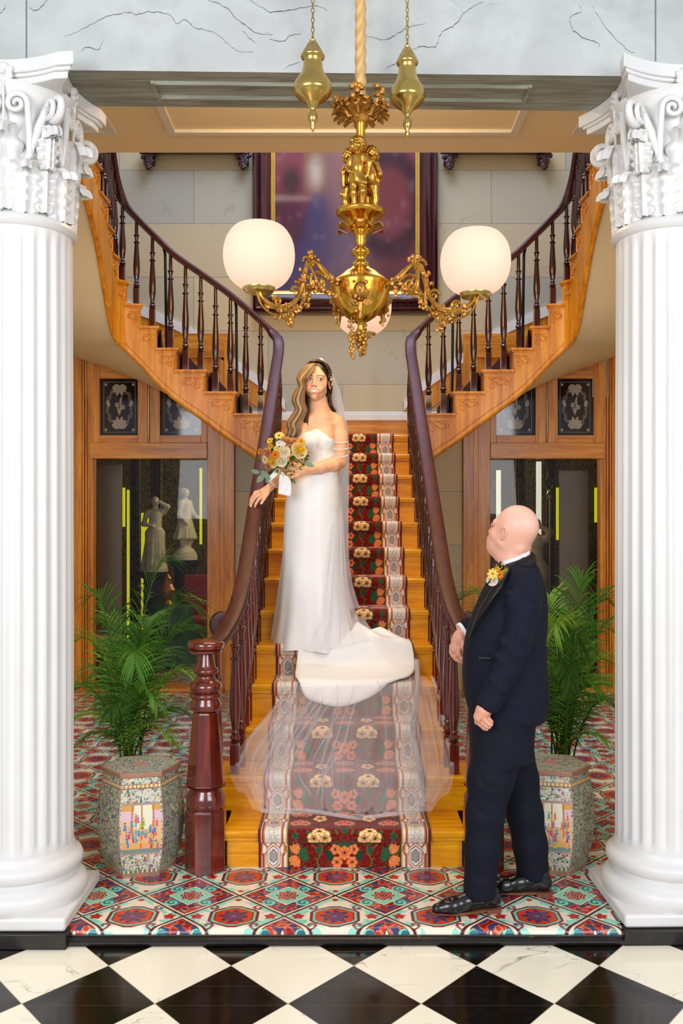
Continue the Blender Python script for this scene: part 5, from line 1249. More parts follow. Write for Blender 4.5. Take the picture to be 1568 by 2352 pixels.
def statue(px, pyb, pyt, Y, lab, pose, rot=0):
    zb = HC-(pyb-CY)*Y/F; H = (pyb-pyt)*Y/F; k = H/1.0; o = Vector(((px-CX)*Y/F, Y, zb))
    s = SDF((-.3, -.25, -.01), (.3, .25, 1.03), .012); q = .03
    for e in (-1, 1): s.chain([(e*.06, 0, .5), (e*.065, -.02, .27), (e*.05, .01, .05)], [.075, .055, .035], q)
    s.cap((0, 0, .5), (0, 0, .62), .085, .075, q); s.cap((0, 0, .62), (.01, 0, .75), .08, .085, q); s.cap((-.08, 0, .79), (.09, 0, .79), .04, .04, q); s.cap((.0, 0, .8), (0, 0, .87), .033, .03, q)
    s.ell((0, 0, .925), (.05, .06, .068), k=.01); s.ell((0, .03, .95), (.055, .05, .05), k=.01); s.ell((0, -.06, .92), (.01, .015, .012), k=.01)
    if pose == 0: s.chain([(.12, 0, .79), (.16, -.05, .86), (.05, -.08, .93)], [.035, .03, .022], q); s.chain([(-.11, 0, .78), (-.15, -.03, .63), (-.04, -.1, .6)], [.035, .03, .022], q)
    else: s.chain([(.12, 0, .79), (.15, -.03, .65), (.10, -.15, .58)], [.035, .03, .022], q); s.chain([(-.11, 0, .78), (-.14, 0, .63), (-.10, -.08, .5)], [.035, .03, .022], q)
    for i in range(16):
        a = 2*PI*i/16; r0, r1 = .085, .13+.02*(i % 3); z1 = .30 if pose else .03
        s.cap((r0*math.cos(a), r0*.8*math.sin(a), .55), (r1*math.cos(a), r1*.8*math.sin(a), z1), .022, .026, .02)
    s.cap((0, 0, .0), (0, 0, .02), .17, .17, .01)
    V, Q = s.mesh(); M = Matrix.Translation(o) @ Matrix.Rotation(rot, 4, 'Z') @ Matrix.Scale(k, 4)
    V = np.array([M @ Vector(p) for p in V]); tag(npmesh('statue', V, Q, MT['statue']), lab, 'statue')
    m = MB(); m.lathe([(.20, 0), (.20, .05), (.15, .09), (.14, zb-.1), (.19, zb-.06), (.2, zb-.004)], 24, Matrix.Translation((o.x, o.y, 0)))
    tag(m.build('pedestal', MT['void']), 'dark pedestal under the '+lab.split(' statue')[0]+' statue', 'pedestal')
statue(356, 1312, 1140, 11.3, 'pale draped woman statue with raised arm beyond the left doorway', 0, .3)
statue(425, 1285, 1120, 11.8, 'olive lit standing youth statue near the right edge of the left doorway', 1, 1.2)
statue(1228, 1420, 1190, 11.0, 'pale draped statue seen behind the shoulder of the man', 0, -.4)
c = at(455, 1340, 11.4); t = empty('chair', (c.x, c.y, 0), 'red upholstered chair beyond the left doorway', 'chair')
MB().cbox((0, .2, .72), (.42, .05, .55)).build('backrest', MT['red_velvet'], t, bevel=.02, smooth=False); MB().cbox((0, 0, .43), (.46, .44, .09)).build('seat', MT['red_velvet'], t, bevel=.02, smooth=False)
for a in (-.2, .2):
    for b in (-.19, .19): MB().tube([(a, b, .4), (a*1.1, b*1.1, 0)], [.022, .015], 8).build('leg', MT['void'], t)
c = at(395, 1400, 10.4); t = empty('side_table', (c.x, c.y, 0), 'table under a dark green cloth beyond the left doorway', 'table')
MB().lathe([(.27, .05), (.25, .4), (.23, .70), (.21, .72), (0, .72)], 32, wave=lambda a, i, z: 1+.05*math.cos(9*a)*(i < 2)).build('tablecloth', MT['green_cloth'], t)
for a in range(3): MB().tube([(.1*math.cos(a*2.1), .1*math.sin(a*2.1), .7), (.16*math.cos(a*2.1), .16*math.sin(a*2.1), 0)], .02, 8).build('leg', MT['void'], t)
tag(MB().lathe([(.05, 0), (.06, .01), (.03, .05), (.07, .1), (.09, .17), (.05, .24), (.055, .26), (.03, .27), (.045, .3), (0, .36)], 24, Matrix.Translation((c.x-.05, c.y, .721))).build('urn', MT['gold_dull']), 'small gilt urn on the green clothed table', 'vase')
c = at(226, 1455, 9.45); t = empty('footstool', (c.x, c.y, 0), 'cream cushioned stool just inside the left doorway', 'stool')
MB().cbox((0, .0, .42), (.5, .4, .12)).build('cushion', plain('cushion_cloth', 'a89a78', .8), t, bevel=.04, smooth=False)
for a in (-.2, .2):
    for b in (-.15, .15): MB().tube([(a, b, .38), (a, b, 0)], .02, 8).build('leg', MT['void'], t)
c = at(1375, 1400, 10.2); t = empty('side_table', (c.x, c.y, 0), 'dark round side table beyond the right doorway', 'table')
MB().lathe([(0, .70), (.32, .70), (.33, .72), (.32, .74), (0, .74)], 32).build('table_top', MT['void'], t); MB().lathe([(.05, .05), (.03, .2), (.06, .4), (.03, .6), (.06, .70)], 16).build('pedestal_leg', MT['void'], t)
for a in range(3): MB().tube([(0, 0, .2), (.2*math.cos(a*2.1), .2*math.sin(a*2.1), .1), (.28*math.cos(a*2.1), .28*math.sin(a*2.1), .0)], .02, 8).build('foot', MT['void'], t)
c = at(1262, 1125, 10.6); t = empty('oil_lamp', (c.x, c.y, c.z-.12), 'small oil lamp on a tall stand seen through the right doorway', 'lamp')
MB().lathe([(.02, 0), (.05, .02), (.055, .06), (.03, .09), (.03, .12)], 20).build('font', MT['brass'], t); MB().lathe([(.026, .12), (.05, .2), (.04, .26), (.022, .33), (.022, .40)], 20).build('chimney', MT['clear_glass'], t)
MB().tube([(0, 0, 0), (0, 0, -.04), (0, 0, -c.z+.13)], .012, 8).build('stand', MT['brass'], t)
l = bpy.data.lights.new('back_room_fill', 'POINT'); l.energy = 55; l.color = hx('fff0b0'); l.shadow_soft_size = .3  # added fill with no visible source, brightens the statues beyond the doorways
for x in (-.6, .6): lo = bpy.data.objects.new('back_room_fill', l); COL.objects.link(lo); lo.location = (x, 11.6, 3.0)
# ================= bride on the fifth step
BY = 5.60
def B(px, py, dy=0.): return at(px, py, BY+dy)
bride = empty('person', (B(715, 1487).x, BY, 5*R_), 'woman in a strapless white wedding dress and long veil, hand on the left handrail', 'person')
S = SDF((-.62, 5.26, .90), (.08, 5.86, 2.66), .0034)
hd = Head(B(727, 877, 0.0), .05, .04, -.10, 1.07, True); hd.sculpt(S)
S.cap(hd.w((0, .022, -.05)), B(731, 948, .025), .054, .056, .02); S.cap(B(731, 944, .025), B(733, 964, .02), .056, .076, .035)
S.cap(B(706, 970, -.03), B(767, 970, .06), .036, .043, .04); S.cap(B(746, 950, .05), B(770, 968, .07), .026, .040, .04)                     # clavicles / trapezius
S.cap(B(775, 984, .06), B(779, 1010, .05), .050, .050, .03); S.cap(B(779, 1005, .05), B(780, 1062, .03), .049, .040, .02)
S.chain([B(779, 1062, .02), B(764, 1068, -.07), B(735, 1075, -.150), B(703, 1080, -.195)], [.041, .040, .034, .0250], .015)
S.cap(B(700, 1080, -.20), B(682, 1080, -.21), .025, .026, .012); S.cap(B(700, 1084, -.20), B(680, 1089, -.21), .020, .020, .012)
for pts in ([(684, 1072), (668, 1069), (655, 1074)], [(681, 1078), (664, 1077), (651, 1081)], [(681, 1085), (665, 1087), (653, 1090)], [(684, 1092), (671, 1096), (660, 1098)]):
    dd = [-.225, -.242, -.225]; S.chain([B(p[0], p[1], e) for p, e in zip(pts, dd)]+[B(pts[2][0]+3, pts[2][1]+1, -.205)], [.0105, .0092, .0082, .0074], .004)
S.chain([B(690, 1070, -.19), B(676, 1067, -.20), B(664, 1070, -.19)], [.012, .010, .0085], .005)
S.cap(B(697, 985, -.05), B(690, 1005, -.07), .045, .044, .03); S.chain([B(690, 1000, -.07), B(657, 1076, -.13), B(640, 1098, -.12), B(621, 1118, -.10)], [.043, .036, .031, .0235], .015)
S.cap(B(619, 1120, -.10), B(604, 1131, -.105), .0235, .026, .012); S.cap(B(616, 1124, -.12), B(606, 1136, -.13), .019, .018, .012)
for pts, e in (([(603, 1126), (586, 1131), (577, 1145), (574, 1156)], -.085), ([(602, 1129), (585, 1136), (576, 1151), (573, 1162)], -.105), ([(603, 1134), (588, 1141), (579, 1154), (576, 1163)], -.125), ([(606, 1138), (594, 1147), (587, 1158), (585, 1164)], -.14)):
    S.chain([B(p[0], p[1], e-.0*i) for i, p in enumerate(pts)], [.0105, .0092, .008, .0068], .004)
S.chain([B(615, 1132, -.13), B(606, 1146, -.15), B(600, 1156, -.155)], [.0125, .0098, .0085], .005)
torso = [(B(0, 1180).z, B(716, 0).x, BY, .155, .135), (B(0, 1140).z, B(717, 0).x, BY, .155, .13), (B(0, 1100).z, B(724, 0).x, BY, .125, .115), (B(0, 1062).z, B(736, 0).x, BY, .096, .098), (B(0, 1030).z, B(734, 0).x, BY, .088, .10), (B(0, 1000).z, B(733, 0).x, BY+.01, .092, .095), (B(0, 975).z, B(734, 0).x, BY+.02, .085, .07)]
def bust(S_, g_=0.):
    S_.loft([(z, x, y, rx+g_, ry+g_) for z, x, y, rx, ry in torso], .03)
    S_.ell(B(714, 1013, -.085), (.062+g_, .058+g_, .062+g_), None, .02); S_.ell(B(744, 1014, -.06), (.056+g_, .055+g_, .060+g_), None, .02)
bust(S)
for e in (-1, 1): S.chain([B(716+e*22, 1180), B(716+e*18, 1330), B(716+e*14, 1470)], [.09, .06, .04], .03)
def bcol(V):
    C = hd.color(V, 'f6b98e', 'cf877b', '6a4428', (.0045, .001)); z = V[:, 2]
    C[(z < B(0, 925).z)] = C[(z < B(0, 925).z)]*.6+hxa('f8c098')*.4
    return C
fz = B(0, 922).z
S.build('body', MT['skin'], bride, bcol, lambda c: (c[:, 2] > fz) & (c[:, 1] < BY+.02), 2)
# fingernails, ring, bracelet, earring
m = MB()
for (a, b_, e) in ((573.5, 1162, -.118), (576, 1163, -.136), (599.5, 1156.5, -.165), (574, 1156, -.097)): m.ball(B(a, b_, e), (.0048, .003, .0062), 8)
m.build('fingernails', plain('nail', 'f6dcd4', .2), bride)
MB().ball(B(667.5, 1086.5, -.256), .006, 8).build('ring_stone', MT['silver'], bride)
rg = MB(); c = B(666.5, 1087, -.240); rg.tube([c+Vector((.0015*math.sin(a), .0108*math.cos(a), .0108*math.sin(a))) for a in np.linspace(0, 2*PI, 17)], .0018, 6, cap=False); rg.build('ring', MT['silver'], bride)
def loopband(name, c, ax, r, rt, mt, n=24, beads=False):
    x, y, _ = frame_from(ax); m = MB(); P = [c+x*(r*math.cos(a))+y*(r*math.sin(a)) for a in np.linspace(0, 2*PI, n+1)]
    if beads:
        for p in P[:-1]: m.ball(p, rt, 6)
    else: m.tube(P, rt, 6, cap=False)
    m.build(name, MT[mt], bride)
loopband('bracelet', B(629, 1110, -.11), B(640, 1098, -.12)-B(621, 1118, -.10), .033, .0042, 'pearl', 30)
MB().ball(hd.w((.079, .0, -.035)), .0045, 8).build('earring', MT['pearl'], bride)
# bodice: beaded shell cut along the neckline
S2 = SDF((-.45, 5.28, 2.0), (.06, 5.86, 2.4), .0034); bust(S2, .006); V, Q = S2.mesh()
cen = V[Q].mean(1); px = CX+cen[:, 0]*F/cen[:, 1]
front = cen[:, 1] < BY+.0
neck = np.interp(px, [676, 690, 712, 728, 742, 757, 775], [1003, 998, 990, 985, 993, 1006, 1012]); zn = HC-(neck-CY)*cen[:, 1]/F
zn = np.where(front, zn, HC-(1012-CY)*BY/F); keep = (cen[:, 2] < zn) & (cen[:, 2] > B(0, 1086).z)
npmesh('bodice', V, Q[keep], MT['beaded'], bride)
loopband('waist_piping', B(736, 1046, 0), Vector((.05, .0, 1)), .104, .0030, 'pearl', 40)
# pearl strands across the arm
for nm, (a, b_, s_) in enumerate((((751, 1006), (797, 1015), 6), ((750, 1019), (797, 1030), 8), ((750, 1030), (797, 1046), 12))):
    m = MB()
    for i in range(34):
        t = i/33; x = a[0]+(b_[0]-a[0])*t; y = a[1]+(b_[1]-a[1])*t+s_*math.sin(PI*t)
        m.ball(B(x, y, -.055+.06*abs(t-.4)+.05*max(0, t-.6)), .0034 if i % 3 else .0046, 6)
    m.build('pearl_strand', MT['pearl'], bride)
# skirt
rows = [(1066, 701, 770, .108, 0), (1071, 696, 773, .114, 0), (1080, 686, 775, .122, 0), (1100, 672, 777, .135, 0), (1130, 660, 779, .15, 0), (1170, 654, 780, .158, 0), (1230, 651, 781, .16, 0), (1290, 648, 785, .165, 0), (1350, 644, 792, .175, .0), (1410, 638, 802, .185, .0), (1455, 630, 812, .195, -.0), (1488, 624, 818, .205, -.0)]
rw = crom([(r[0], r[1], r[2], r[3]) for r in rows], 6); nu = 120; P = []
for (py, xl, xr, ry) in rw:
    cx = (B(xl, 0).x+B(xr, 0).x)/2; rx = (B(xr, 0).x-B(xl, 0).x)/2; z = B(0, py).z; g_ = max(0, (py-1170)/318)
    for i in range(nu):
        a = 2*PI*i/(nu-1); fo = 1+g_**1.4*(.05*math.sin(5*a+.6)+.04*math.sin(9*a+2*g_)+.022*math.sin(14*a+1))
        if py < 1230: fo += .010*math.sin(py*.22+3*a)*max(0, min(1, (py-1050)/40))*max(0, min(1, (1200-py)/60))*.6
        x = rx*math.cos(a)*(1+(fo-1)*.35); y = ry*math.sin(a)*fo; zz = z
        if py > 1440: zz += .012*math.sin(3*a+1)*(py-1440)/48
        P.append((cx+x, BY-.01+y, zz))
sk = MB().grid(P, nu, len(rw)); skirt = sk.build('skirt', MT['dress'], bride, angle=180)
# back panel of the skirt sweeping out to the left
P = []; 
for j in range(24):
    t = j/23; py = 1200+272*t; xl = 655-35*t**1.3; xr = 690
    for i in range(12):
        u = i/11; P.append(B(xl+(xr-xl)*u, py+2*math.sin(u*9), .04+.10*t-.03*math.sin(u*7)*t))
MB().grid(P, 12, 24).build('skirt_panel', MT['dress'], bride, angle=180)
# train draped over the steps
def nosel(y): return (y-Z0)/T*R_
def drape(y, lift=.012, sag=.45):
    k = math.floor((y-Z0)/T+1e-6); f = (y-noseY(k))/T; nl_ = nosel(y); tr = k*R_
    ease = min(1, f/.12)*1.0; return nl_-(nl_-tr)*sag*ease*min(1., max(0., .93-f)/.25)**.8+lift
TB = [(-.285, 5.36), (-.28, 5.22), (-.23, 5.13), (-.125, 5.10), (-.02, 5.09), (.096, 5.11), (.20, 5.14), (.30, 5.18), (.375, 5.24), (.41, 5.32), (.412, 5.40), (.385, 5.47)]
TT = [(-.27, 5.44), (-.23, 5.46), (-.19, 5.47), (-.15, 5.48), (-.11, 5.49), (-.06, 5.50), (-.01, 5.51), (.04, 5.53), (.08, 5.55), (.13, 5.57), (.20, 5.56), (.28, 5.54)]
tb = crom(TB, 8); tt = crom(TT, 8); nu = len(tb); nv = 40; P = []
for j in range(nv):
    v = j/(nv-1)
    for i in range(nu):
        u = i/(nu-1); x = tt[i][0]*(1-v)+tb[i][0]*v; y = tt[i][1]*(1-v)+tb[i][1]*v
        z = drape(y, .026, .60)+.009*(math.sin(u*9+1)*math.sin(PI*v)**.7)+.02*(1-v)**2+.055*math.exp(-((u-.72)/.07)**2)*(1-v)**1.3+.022*math.exp(-((u-.93)/.05)**2)*(1-v)
        P.append((x, y, z-(.006 if v > .98 else 0)))
tr_ = MB().grid(P, nu, nv).build('train', MT['dress'], bride, angle=180, solid=.003)
# ---- hair
cap = SDF((-.32, 5.42, 2.36), (-.03, 5.80, 2.68), .0034)
hd.e(cap, (0, .030, .040), (.083, .098, .092), 0); hd.e(cap, (.0, .06, -.02), (.074, .065, .085), .03)
hd.e(cap, (.004, -.112, -.030), (.060, .080, .108), .012, -1); hd.e(cap, (0, -.13, -.09), (.09, .10, .09), .01, -1)
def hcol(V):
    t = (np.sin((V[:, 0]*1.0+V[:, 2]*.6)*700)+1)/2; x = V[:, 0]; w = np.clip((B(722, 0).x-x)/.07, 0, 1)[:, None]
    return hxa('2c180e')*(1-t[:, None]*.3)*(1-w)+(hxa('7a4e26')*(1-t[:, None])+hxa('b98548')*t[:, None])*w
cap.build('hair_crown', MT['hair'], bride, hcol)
rnd = random.Random(9); m = MB()
GL = [  # guides: outer and inner edge of the long waves
    ([(722, 833, -.045), (705, 838, -.075), (692, 851, -.085), (683, 869, -.09), (684, 886, -.10), (676, 902, -.11), (672, 920, -.115), (676, 938, -.12), (668, 955, -.125), (658, 972, -.13), (660, 988, -.13), (654, 1004, -.13), (664, 1016, -.13)],
     [(725, 836, -.07), (719, 848, -.115), (708, 864, -.125), (699, 876, -.12), (698, 890, -.12), (699, 908, -.12), (700, 925, -.12), (702, 943, -.12), (697, 960, -.12), (693, 975, -.125), (692, 988, -.13), (686, 1000, -.13), (678, 1010, -.13)])]
for i in range(230):
    u = rnd.random(); dep = rnd.random(); o, n_ = GL[0]; ph = rnd.uniform(0, .5)
    pts = []
    for k, (a, b_) in enumerate(zip(o, n_)):
        w = .0 if k < 3 else .0055; q = B(a[0]*(1-u)+b_[0]*u, a[1]*(1-u)+b_[1]*u, a[2]*(1-u)+b_[2]*u+dep*(.015 if k < 3 else .06)-(.022*math.sin(PI*u) if k > 2 else .004)); q.x += w*math.sin(k*1.9+ph); pts.append(q)
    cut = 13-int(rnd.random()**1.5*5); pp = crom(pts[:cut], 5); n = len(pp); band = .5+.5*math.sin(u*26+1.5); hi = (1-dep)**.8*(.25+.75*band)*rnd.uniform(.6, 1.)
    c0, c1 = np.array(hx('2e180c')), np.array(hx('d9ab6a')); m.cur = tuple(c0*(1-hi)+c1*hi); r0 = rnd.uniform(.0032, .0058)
    m.tube(pp, [r0*(.5+.7*math.sin(PI*min(1, .12+.8*j/n))) for j in range(n)], 5)
for i in range(90):                                 # dark hair behind the neck, both sides
    u = rnd.random(); s0 = (rnd.choice([0, 1]))
    A_ = [(703, 880, .02), (702, 910, .0), (704, 940, -.04), (703, 965, -.08), (700, 985, -.09)] if s0 else [(753, 868, .02), (756, 890, .02), (756, 912, .04), (759, 930, .05), (768, 946, .07)]
    pp = crom([B(p[0]+(u-.5)*(9 if s0 else 9), p[1], p[2]+rnd.uniform(0, .03)) for p in A_], 5); hi = rnd.random()*.22; m.cur = tuple(np.array(hx('22110a'))*(1-hi)+np.array(hx('a87440'))*hi)
    m.tube(pp, [.0045*(1-.5*j/len(pp)) for j in range(len(pp))], 5)
for i in range(46):                                 # swept side of the fringe, crown to right
    u = i/45; pp = crom([hd.w((-.003+.0*u, -.03+.12*u, .118-.02*u)), hd.w((.045, -.045+.12*u, .108-.02*u)), hd.w((.074, -.028+.10*u, .05)), hd.w((.080, -.008+.09*u, -.01)), hd.w((.078, .015+.07*u, -.06))], 5)
    m.cur = tuple(np.array(hx('38200f'))*(.8+.5*rnd.random())); m.tube(pp, .0042, 5)
for i in range(70):                                 # strands lying over the crown
    u = i/69; k_ = rnd.random(); pp = crom([hd.w((.002, -.052+.16*u, .112+.016*math.sin(PI*u))), hd.w((-.038, -.050+.15*u, .106+.012*math.sin(PI*u))), hd.w((-.070, -.038+.13*u, .068)), hd.w((-.083, -.02+.11*u, .015)), hd.w((-.080, .0+.09*u, -.05))], 5)
    hi = rnd.random()**1.5*.6*(1-u*.6); m.cur = tuple(np.array(hx('3a2212'))*(1-hi)+np.array(hx('c8965a'))*hi); m.tube(pp, .0042, 5)
for i in range(40):
    u = i/39; pp = crom([hd.w((.004, -.040+.15*u, .116+.012*math.sin(PI*u))), hd.w((.040, -.038+.14*u, .104)), hd.w((.072, -.02+.11*u, .055)), hd.w((.080, .01+.08*u, -.01))], 5)
    m.cur = tuple(np.array(hx('40260f' if i % 3 else '5a3818'))*(.8+.5*rnd.random())); m.tube(pp, .0036, 5)
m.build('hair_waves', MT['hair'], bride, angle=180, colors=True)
m = MB()
for i in range(26):
    t = i/25; m.ball(hd.w((.018+.064*t, -.028+.012*t, .130-.035*t-.095*t*t*.9)), rnd.uniform(.0035, .0058), 6)
    if i % 2: m.ball(hd.w((.022+.066*t, -.018+.012*t, .134-.035*t-.095*t*t*.9)), .004, 6)
m.build('pearl_hairband', MT['pearl'], bride)
# ---- veil
veil = []
def sheet(name, rows, nu, fold, amp, phase=0., solid=False):
    """rows: (left xyz, right xyz); folds run down the sheet"""
    L = crom([r[0] for r in rows], 10); R2 = crom([r[1] for r in rows], 10); P = []
    for j, (a, b_) in enumerate(zip(L, R2)):
        a = Vector(a); b_ = Vector(b_); d = (b_-a).normalized() if (b_-a).length > 1e-6 else Vector((1, 0, 0)); n = Vector((d.y, -d.x, 0)).normalized() if abs(d.z) < .9 else Vector((0, -1, 0))
        w = (b_-a).length
        for i in range(nu):
            u = i/(nu-1); s = math.sin(u*fold*2*PI+phase+.02*j)+.5*math.sin(u*fold*4.7*PI+1.3+.05*j)
            lat = .5*math.cos(u*fold*2*PI+phase+.02*j)/max(fold, 1)*.35
            q = a.lerp(b_, min(1, max(0, u+lat*.0)))+n*(s*amp*min(1, w/.12))+d*(lat*w*.25*math.sin(PI*u)); P.append(q)
    return MB().grid(P, nu, len(L)).build(name, MT['tulle_gathered'], bride, angle=180)
up_rows = [(B(733, 843, .02), B(744, 845, .06)), (B(750, 856, .05), B(757, 852, .10)), (B(757, 880, .08), B(770, 875, .13)), (B(763, 915, .11), B(781, 905, .16)), (B(768, 950, .13), B(790, 945, .17)), (B(778, 985, .13), B(797, 985, .17)), (B(786, 1030, .12), B(800, 1030, .17)), (B(782, 1075, .11), B(799, 1080, .18)), (B(774, 1110, .12), B(798, 1130, .2)), (B(770, 1200, .12), B(797, 1200, .2)), (B(768, 1300, .13), B(800, 1300, .2)), (B(760, 1380, .10), B(815, 1370, .2)), (B(745, 1440, .0), B(838, 1425, .12)), (B(742, 1475, -.10), B(858, 1452, -.02))]
sheet('veil_fall', up_rows, 70, 6, .012); sheet('veil_fall', [(a+Vector((.004, .03, 0)), b_+Vector((.0, .03, 0))) for a, b_ in up_rows], 60, 4, .012, 1.)
fr_rows = [(B(775, 1105, .05), B(781, 1110, .10)), (B(766, 1180, -.10), B(785, 1190, -.0)), (B(758, 1260, -.20), B(790, 1270, -.05)), (B(748, 1350, -.23), B(800, 1350, -.1)), (B(735, 1430, -.26), B(822, 1420, -.12)), (B(705, 1500, -.30), B(850, 1470, -.2))]
sheet('veil_fall', fr_rows, 50, 4, .008, 2.)
def vg(name, rowsXY, nu, fold, amp, lift, sag, ph, jitter=0.):
    Ls = crom([(a[0], a[1]) for a, b_ in rowsXY], 12); Rs = crom([(b_[0], b_[1]) for a, b_ in rowsXY], 12); P = []; n = len(Ls)
    for j in range(n):
        v = j/(n-1)
        for i in range(nu):
            u = i/(nu-1); ff = fold*(u-.5); x = Ls[j][0]*(1-u)+Rs[j][0]*u; y = Ls[j][1]*(1-u)+Rs[j][1]*u
            bow = math.sin(PI*u); y2 = y-.0*bow
            s = abs(math.sin(ff*PI+ph+.6*math.sin(v*3+u*2)))**6; s2 = abs(math.sin(ff*2.3*PI+ph*2+v*2))**10
            edge = (2*abs(u-.5))**4; top_ = y2 >= noseY(4)-.012; rp_ = min(1, max(0, (noseY(4)-.03-y2)/.10)); z = drape(max(y2, noseY(0)+.05), lift if not top_ else .010, sag if not top_ else .70)+amp*(s+.6*s2)*rp_+.03*edge*abs(math.sin(v*17+ph))*rp_
            if y2 < noseY(1)+.0: z = max(z, .01)
            P.append((x+.010*math.sin(v*9+u*7)*edge, y2, z))
    return MB().grid(P, nu, n).build(name, MT['tulle'], bride, angle=180)
VR = [((-.27, 5.22), (.38, 5.38)), ((-.31, 5.14), (.45, 5.28)), ((-.35, 5.03), (.50, 5.14)), ((-.44, 4.90), (.53, 4.95)), ((-.55, 4.72), (.56, 4.74)), ((-.575, 4.60), (.555, 4.60)), ((-.52, 4.52), (.50, 4.50)), ((-.47, 4.45), (.44, 4.44)), ((-.41, 4.41), (.39, 4.41))]
vg('veil_train', VR, 150, 11, .018, .014, .10, .3)
VR2 = [(((a[0]*.93), a[1]+.01), ((b_[0]*.95), b_[1]+.01)) for a, b_ in VR]
vg('veil_train', VR2, 150, 7, .022, .016, .05, 1.4)
# narrow folds running down the train of the veil
rnd = random.Random(8); LsV = crom([a for a, b_ in VR], 8); RsV = crom([b_ for a, b_ in VR], 8)
for q in range(26):
    u0 = rnd.uniform(.04, .96); u1 = min(.98, max(.02, u0+rnd.uniform(-.10, .10)+(u0-.5)*.12)); w0 = rnd.uniform(.002, .006); w1 = w0*rnd.uniform(.8, 2.5); n = len(LsV); j0 = rnd.randint(11, 20); j1 = rnd.randint(n-30, n-2); P = []
    for j in range(j0, j1):
        v = (j-j0)/(j1-j0-1); u = u0*(1-v)+u1*v+.012*math.sin(v*6+q); a, b_ = LsV[j], RsV[j]; x = a[0]*(1-u)+b_[0]*u; y = a[1]*(1-u)+b_[1]*u; z = drape(y, .026, .05); w = (w0*(1-v)+w1*v)*math.sin(PI*min(1, .1+.9*v))**.5
        P += [(x-w, y, z-.006), (x, y-.002, z+.010), (x+w, y, z-.006), (x+w*.6, y-.001, z), (x-w*.4, y-.002, z+.003)]
    MB().grid(P, 5, j1-j0).build('veil_fold', MT['tulle'], bride, angle=180)
# gathered edges of the tulle
for (pts, r) in (([(-.405, 4.41), (-.2, 4.405), (0, 4.385), (.12, 4.375), (.25, 4.40), (.385, 4.41)], .010), ([(.42, 5.30), (.40, 5.05), (.36, 4.85), (.375, 4.66), (.385, 4.50), (.375, 4.42)], .012), ([(-.42, 4.62), (-.36, 4.80), (-.30, 5.0), (-.27, 5.14)], .006), ([(.5, 5.18), (.53, 4.98), (.54, 4.80), (.545, 4.64)], .007), ([(-.55, 4.64), (-.50, 4.78), (-.42, 4.92), (-.32, 5.10)], .006)):
    pp = crom([(x, y, drape(y, .03, .03)) for x, y in pts], 10)
    mm = MB()
    for q in range(5): mm.tube([Vector(p)+Vector((.006*math.sin(i*.3+q*1.7), .006*math.cos(i*.4+q*2.1), .004*q)) for i, p in enumerate(pp)], [r*(.6+.5*math.sin(i*.35+q)) for i in range(len(pp))], 8, flat=.5)
    mm.build('gathered_edge', MT['tulle'], bride, angle=180)
fixp(bride)
# ================= bouquet
bq = empty('bouquet', B(652, 1050, -.27), 'bouquet of cream, yellow and peach flowers with white ribbon held by the bride', 'bouquet'); rnd = random.Random(4)
def Q_(px, py, e=-.24): return B(px, py, e-.05)
def nrm(px, py): return Vector(((px-652)*.018, -1, -(py-1048)*.018))
fl_list = [('rose', 624, 1060, 15, 'fcefb4', 'fbd518'), ('rose', 687, 1034, 19, 'fdf3cc', 'fbd80c'), ('rose', 652, 1037, 13.5, 'fffbea', 'f4ecc8'), ('rose', 646, 1059, 13, 'fffcec', 'f4ecc8'), ('rose', 612, 1042, 13, 'eec095', 'e0a070'), ('rose', 657, 1014, 13, 'e9bd8c', 'd9a066'), ('rose', 668, 1016, 10, 'ecc698', 'dfa870'), ('daisy', 641, 1001, 12, 'f6e48e', '9a4a14'), ('daisy', 620, 1013, 9, 'f2d04a', 'b8651a'), ('daisy', 691, 1014, 10, 'efb64a', '9a5218'), ('daisy', 597, 1037, 8, 'ea9438', '8a3c10'), ('daisy', 609, 1056, 10, 'f3dcb0', 'c86a1c'), ('daisy', 633, 1044, 11, 'f09a2c', 'b8601a'), ('daisy', 630, 1046, 9, 'ee8a24', 'b8601a'), ('daisy', 621, 1026, 8, 'f0b040', 'a85018'), ('daisy', 641, 1019, 9, 'f8f6ee', 'd8d8a0'), ('daisy', 634, 1030, 7, 'f2e060', 'c0a030'), ('daisy', 650, 1020, 7, 'f6f4ea', 'd8c890'), ('rose', 676, 1012, 7, 'f2cf9a', 'e0a860'), ('rose', 615, 1072, 8, 'e8b890', 'd89868')]
for (k, x, y, r, c1, c2) in fl_list:
    m = MB(); rr = r*BY/F*.97; e = -.26-.03*(1-min(1, math.hypot(x-652, y-1045)/45))
    if k == 'rose': rose(m, Q_(x, y, e), nrm(x, y), rr, c1, c2, rnd, 5)
    else: daisy(m, Q_(x, y, e-.012), nrm(x, y), rr, c1, c2, rnd)
    m.build('rose_bloom' if k == 'rose' else 'daisy_bloom', MT['flower'], bq, angle=180, colors=True)
m = MB()
for i in range(240):
    a = rnd.uniform(0, 2*PI); r = rnd.uniform(12, 52)**1.0; x, y = 650+r*1.02*math.cos(a), 1046+r*.86*math.sin(a)
    if y < 1000 and x > 690: continue
    d = Vector((math.cos(a), rnd.uniform(-.9, .1), -math.sin(a)*.9)).normalized(); L = rnd.uniform(.012, .028); w = L*.26; p = Q_(x, y, rnd.uniform(-.26, -.17)); s = d.cross(Vector((0, 1, 0))).normalized()
    m.cur = hx(rnd.choice(['6b7a2c', '8a9440', '4f6a2a', 'a8a24e', '566f3a', '7d8a50', '3f5a2c'])); P = []
    for j in range(4):
        v = j/3; ww = w*math.sin(PI*(.1+.85*v)); q = p+d*L*v; P += [q-s*ww, q+Vector((0, -.002, 0)), q+s*ww]
    m.grid(P, 3, 4)
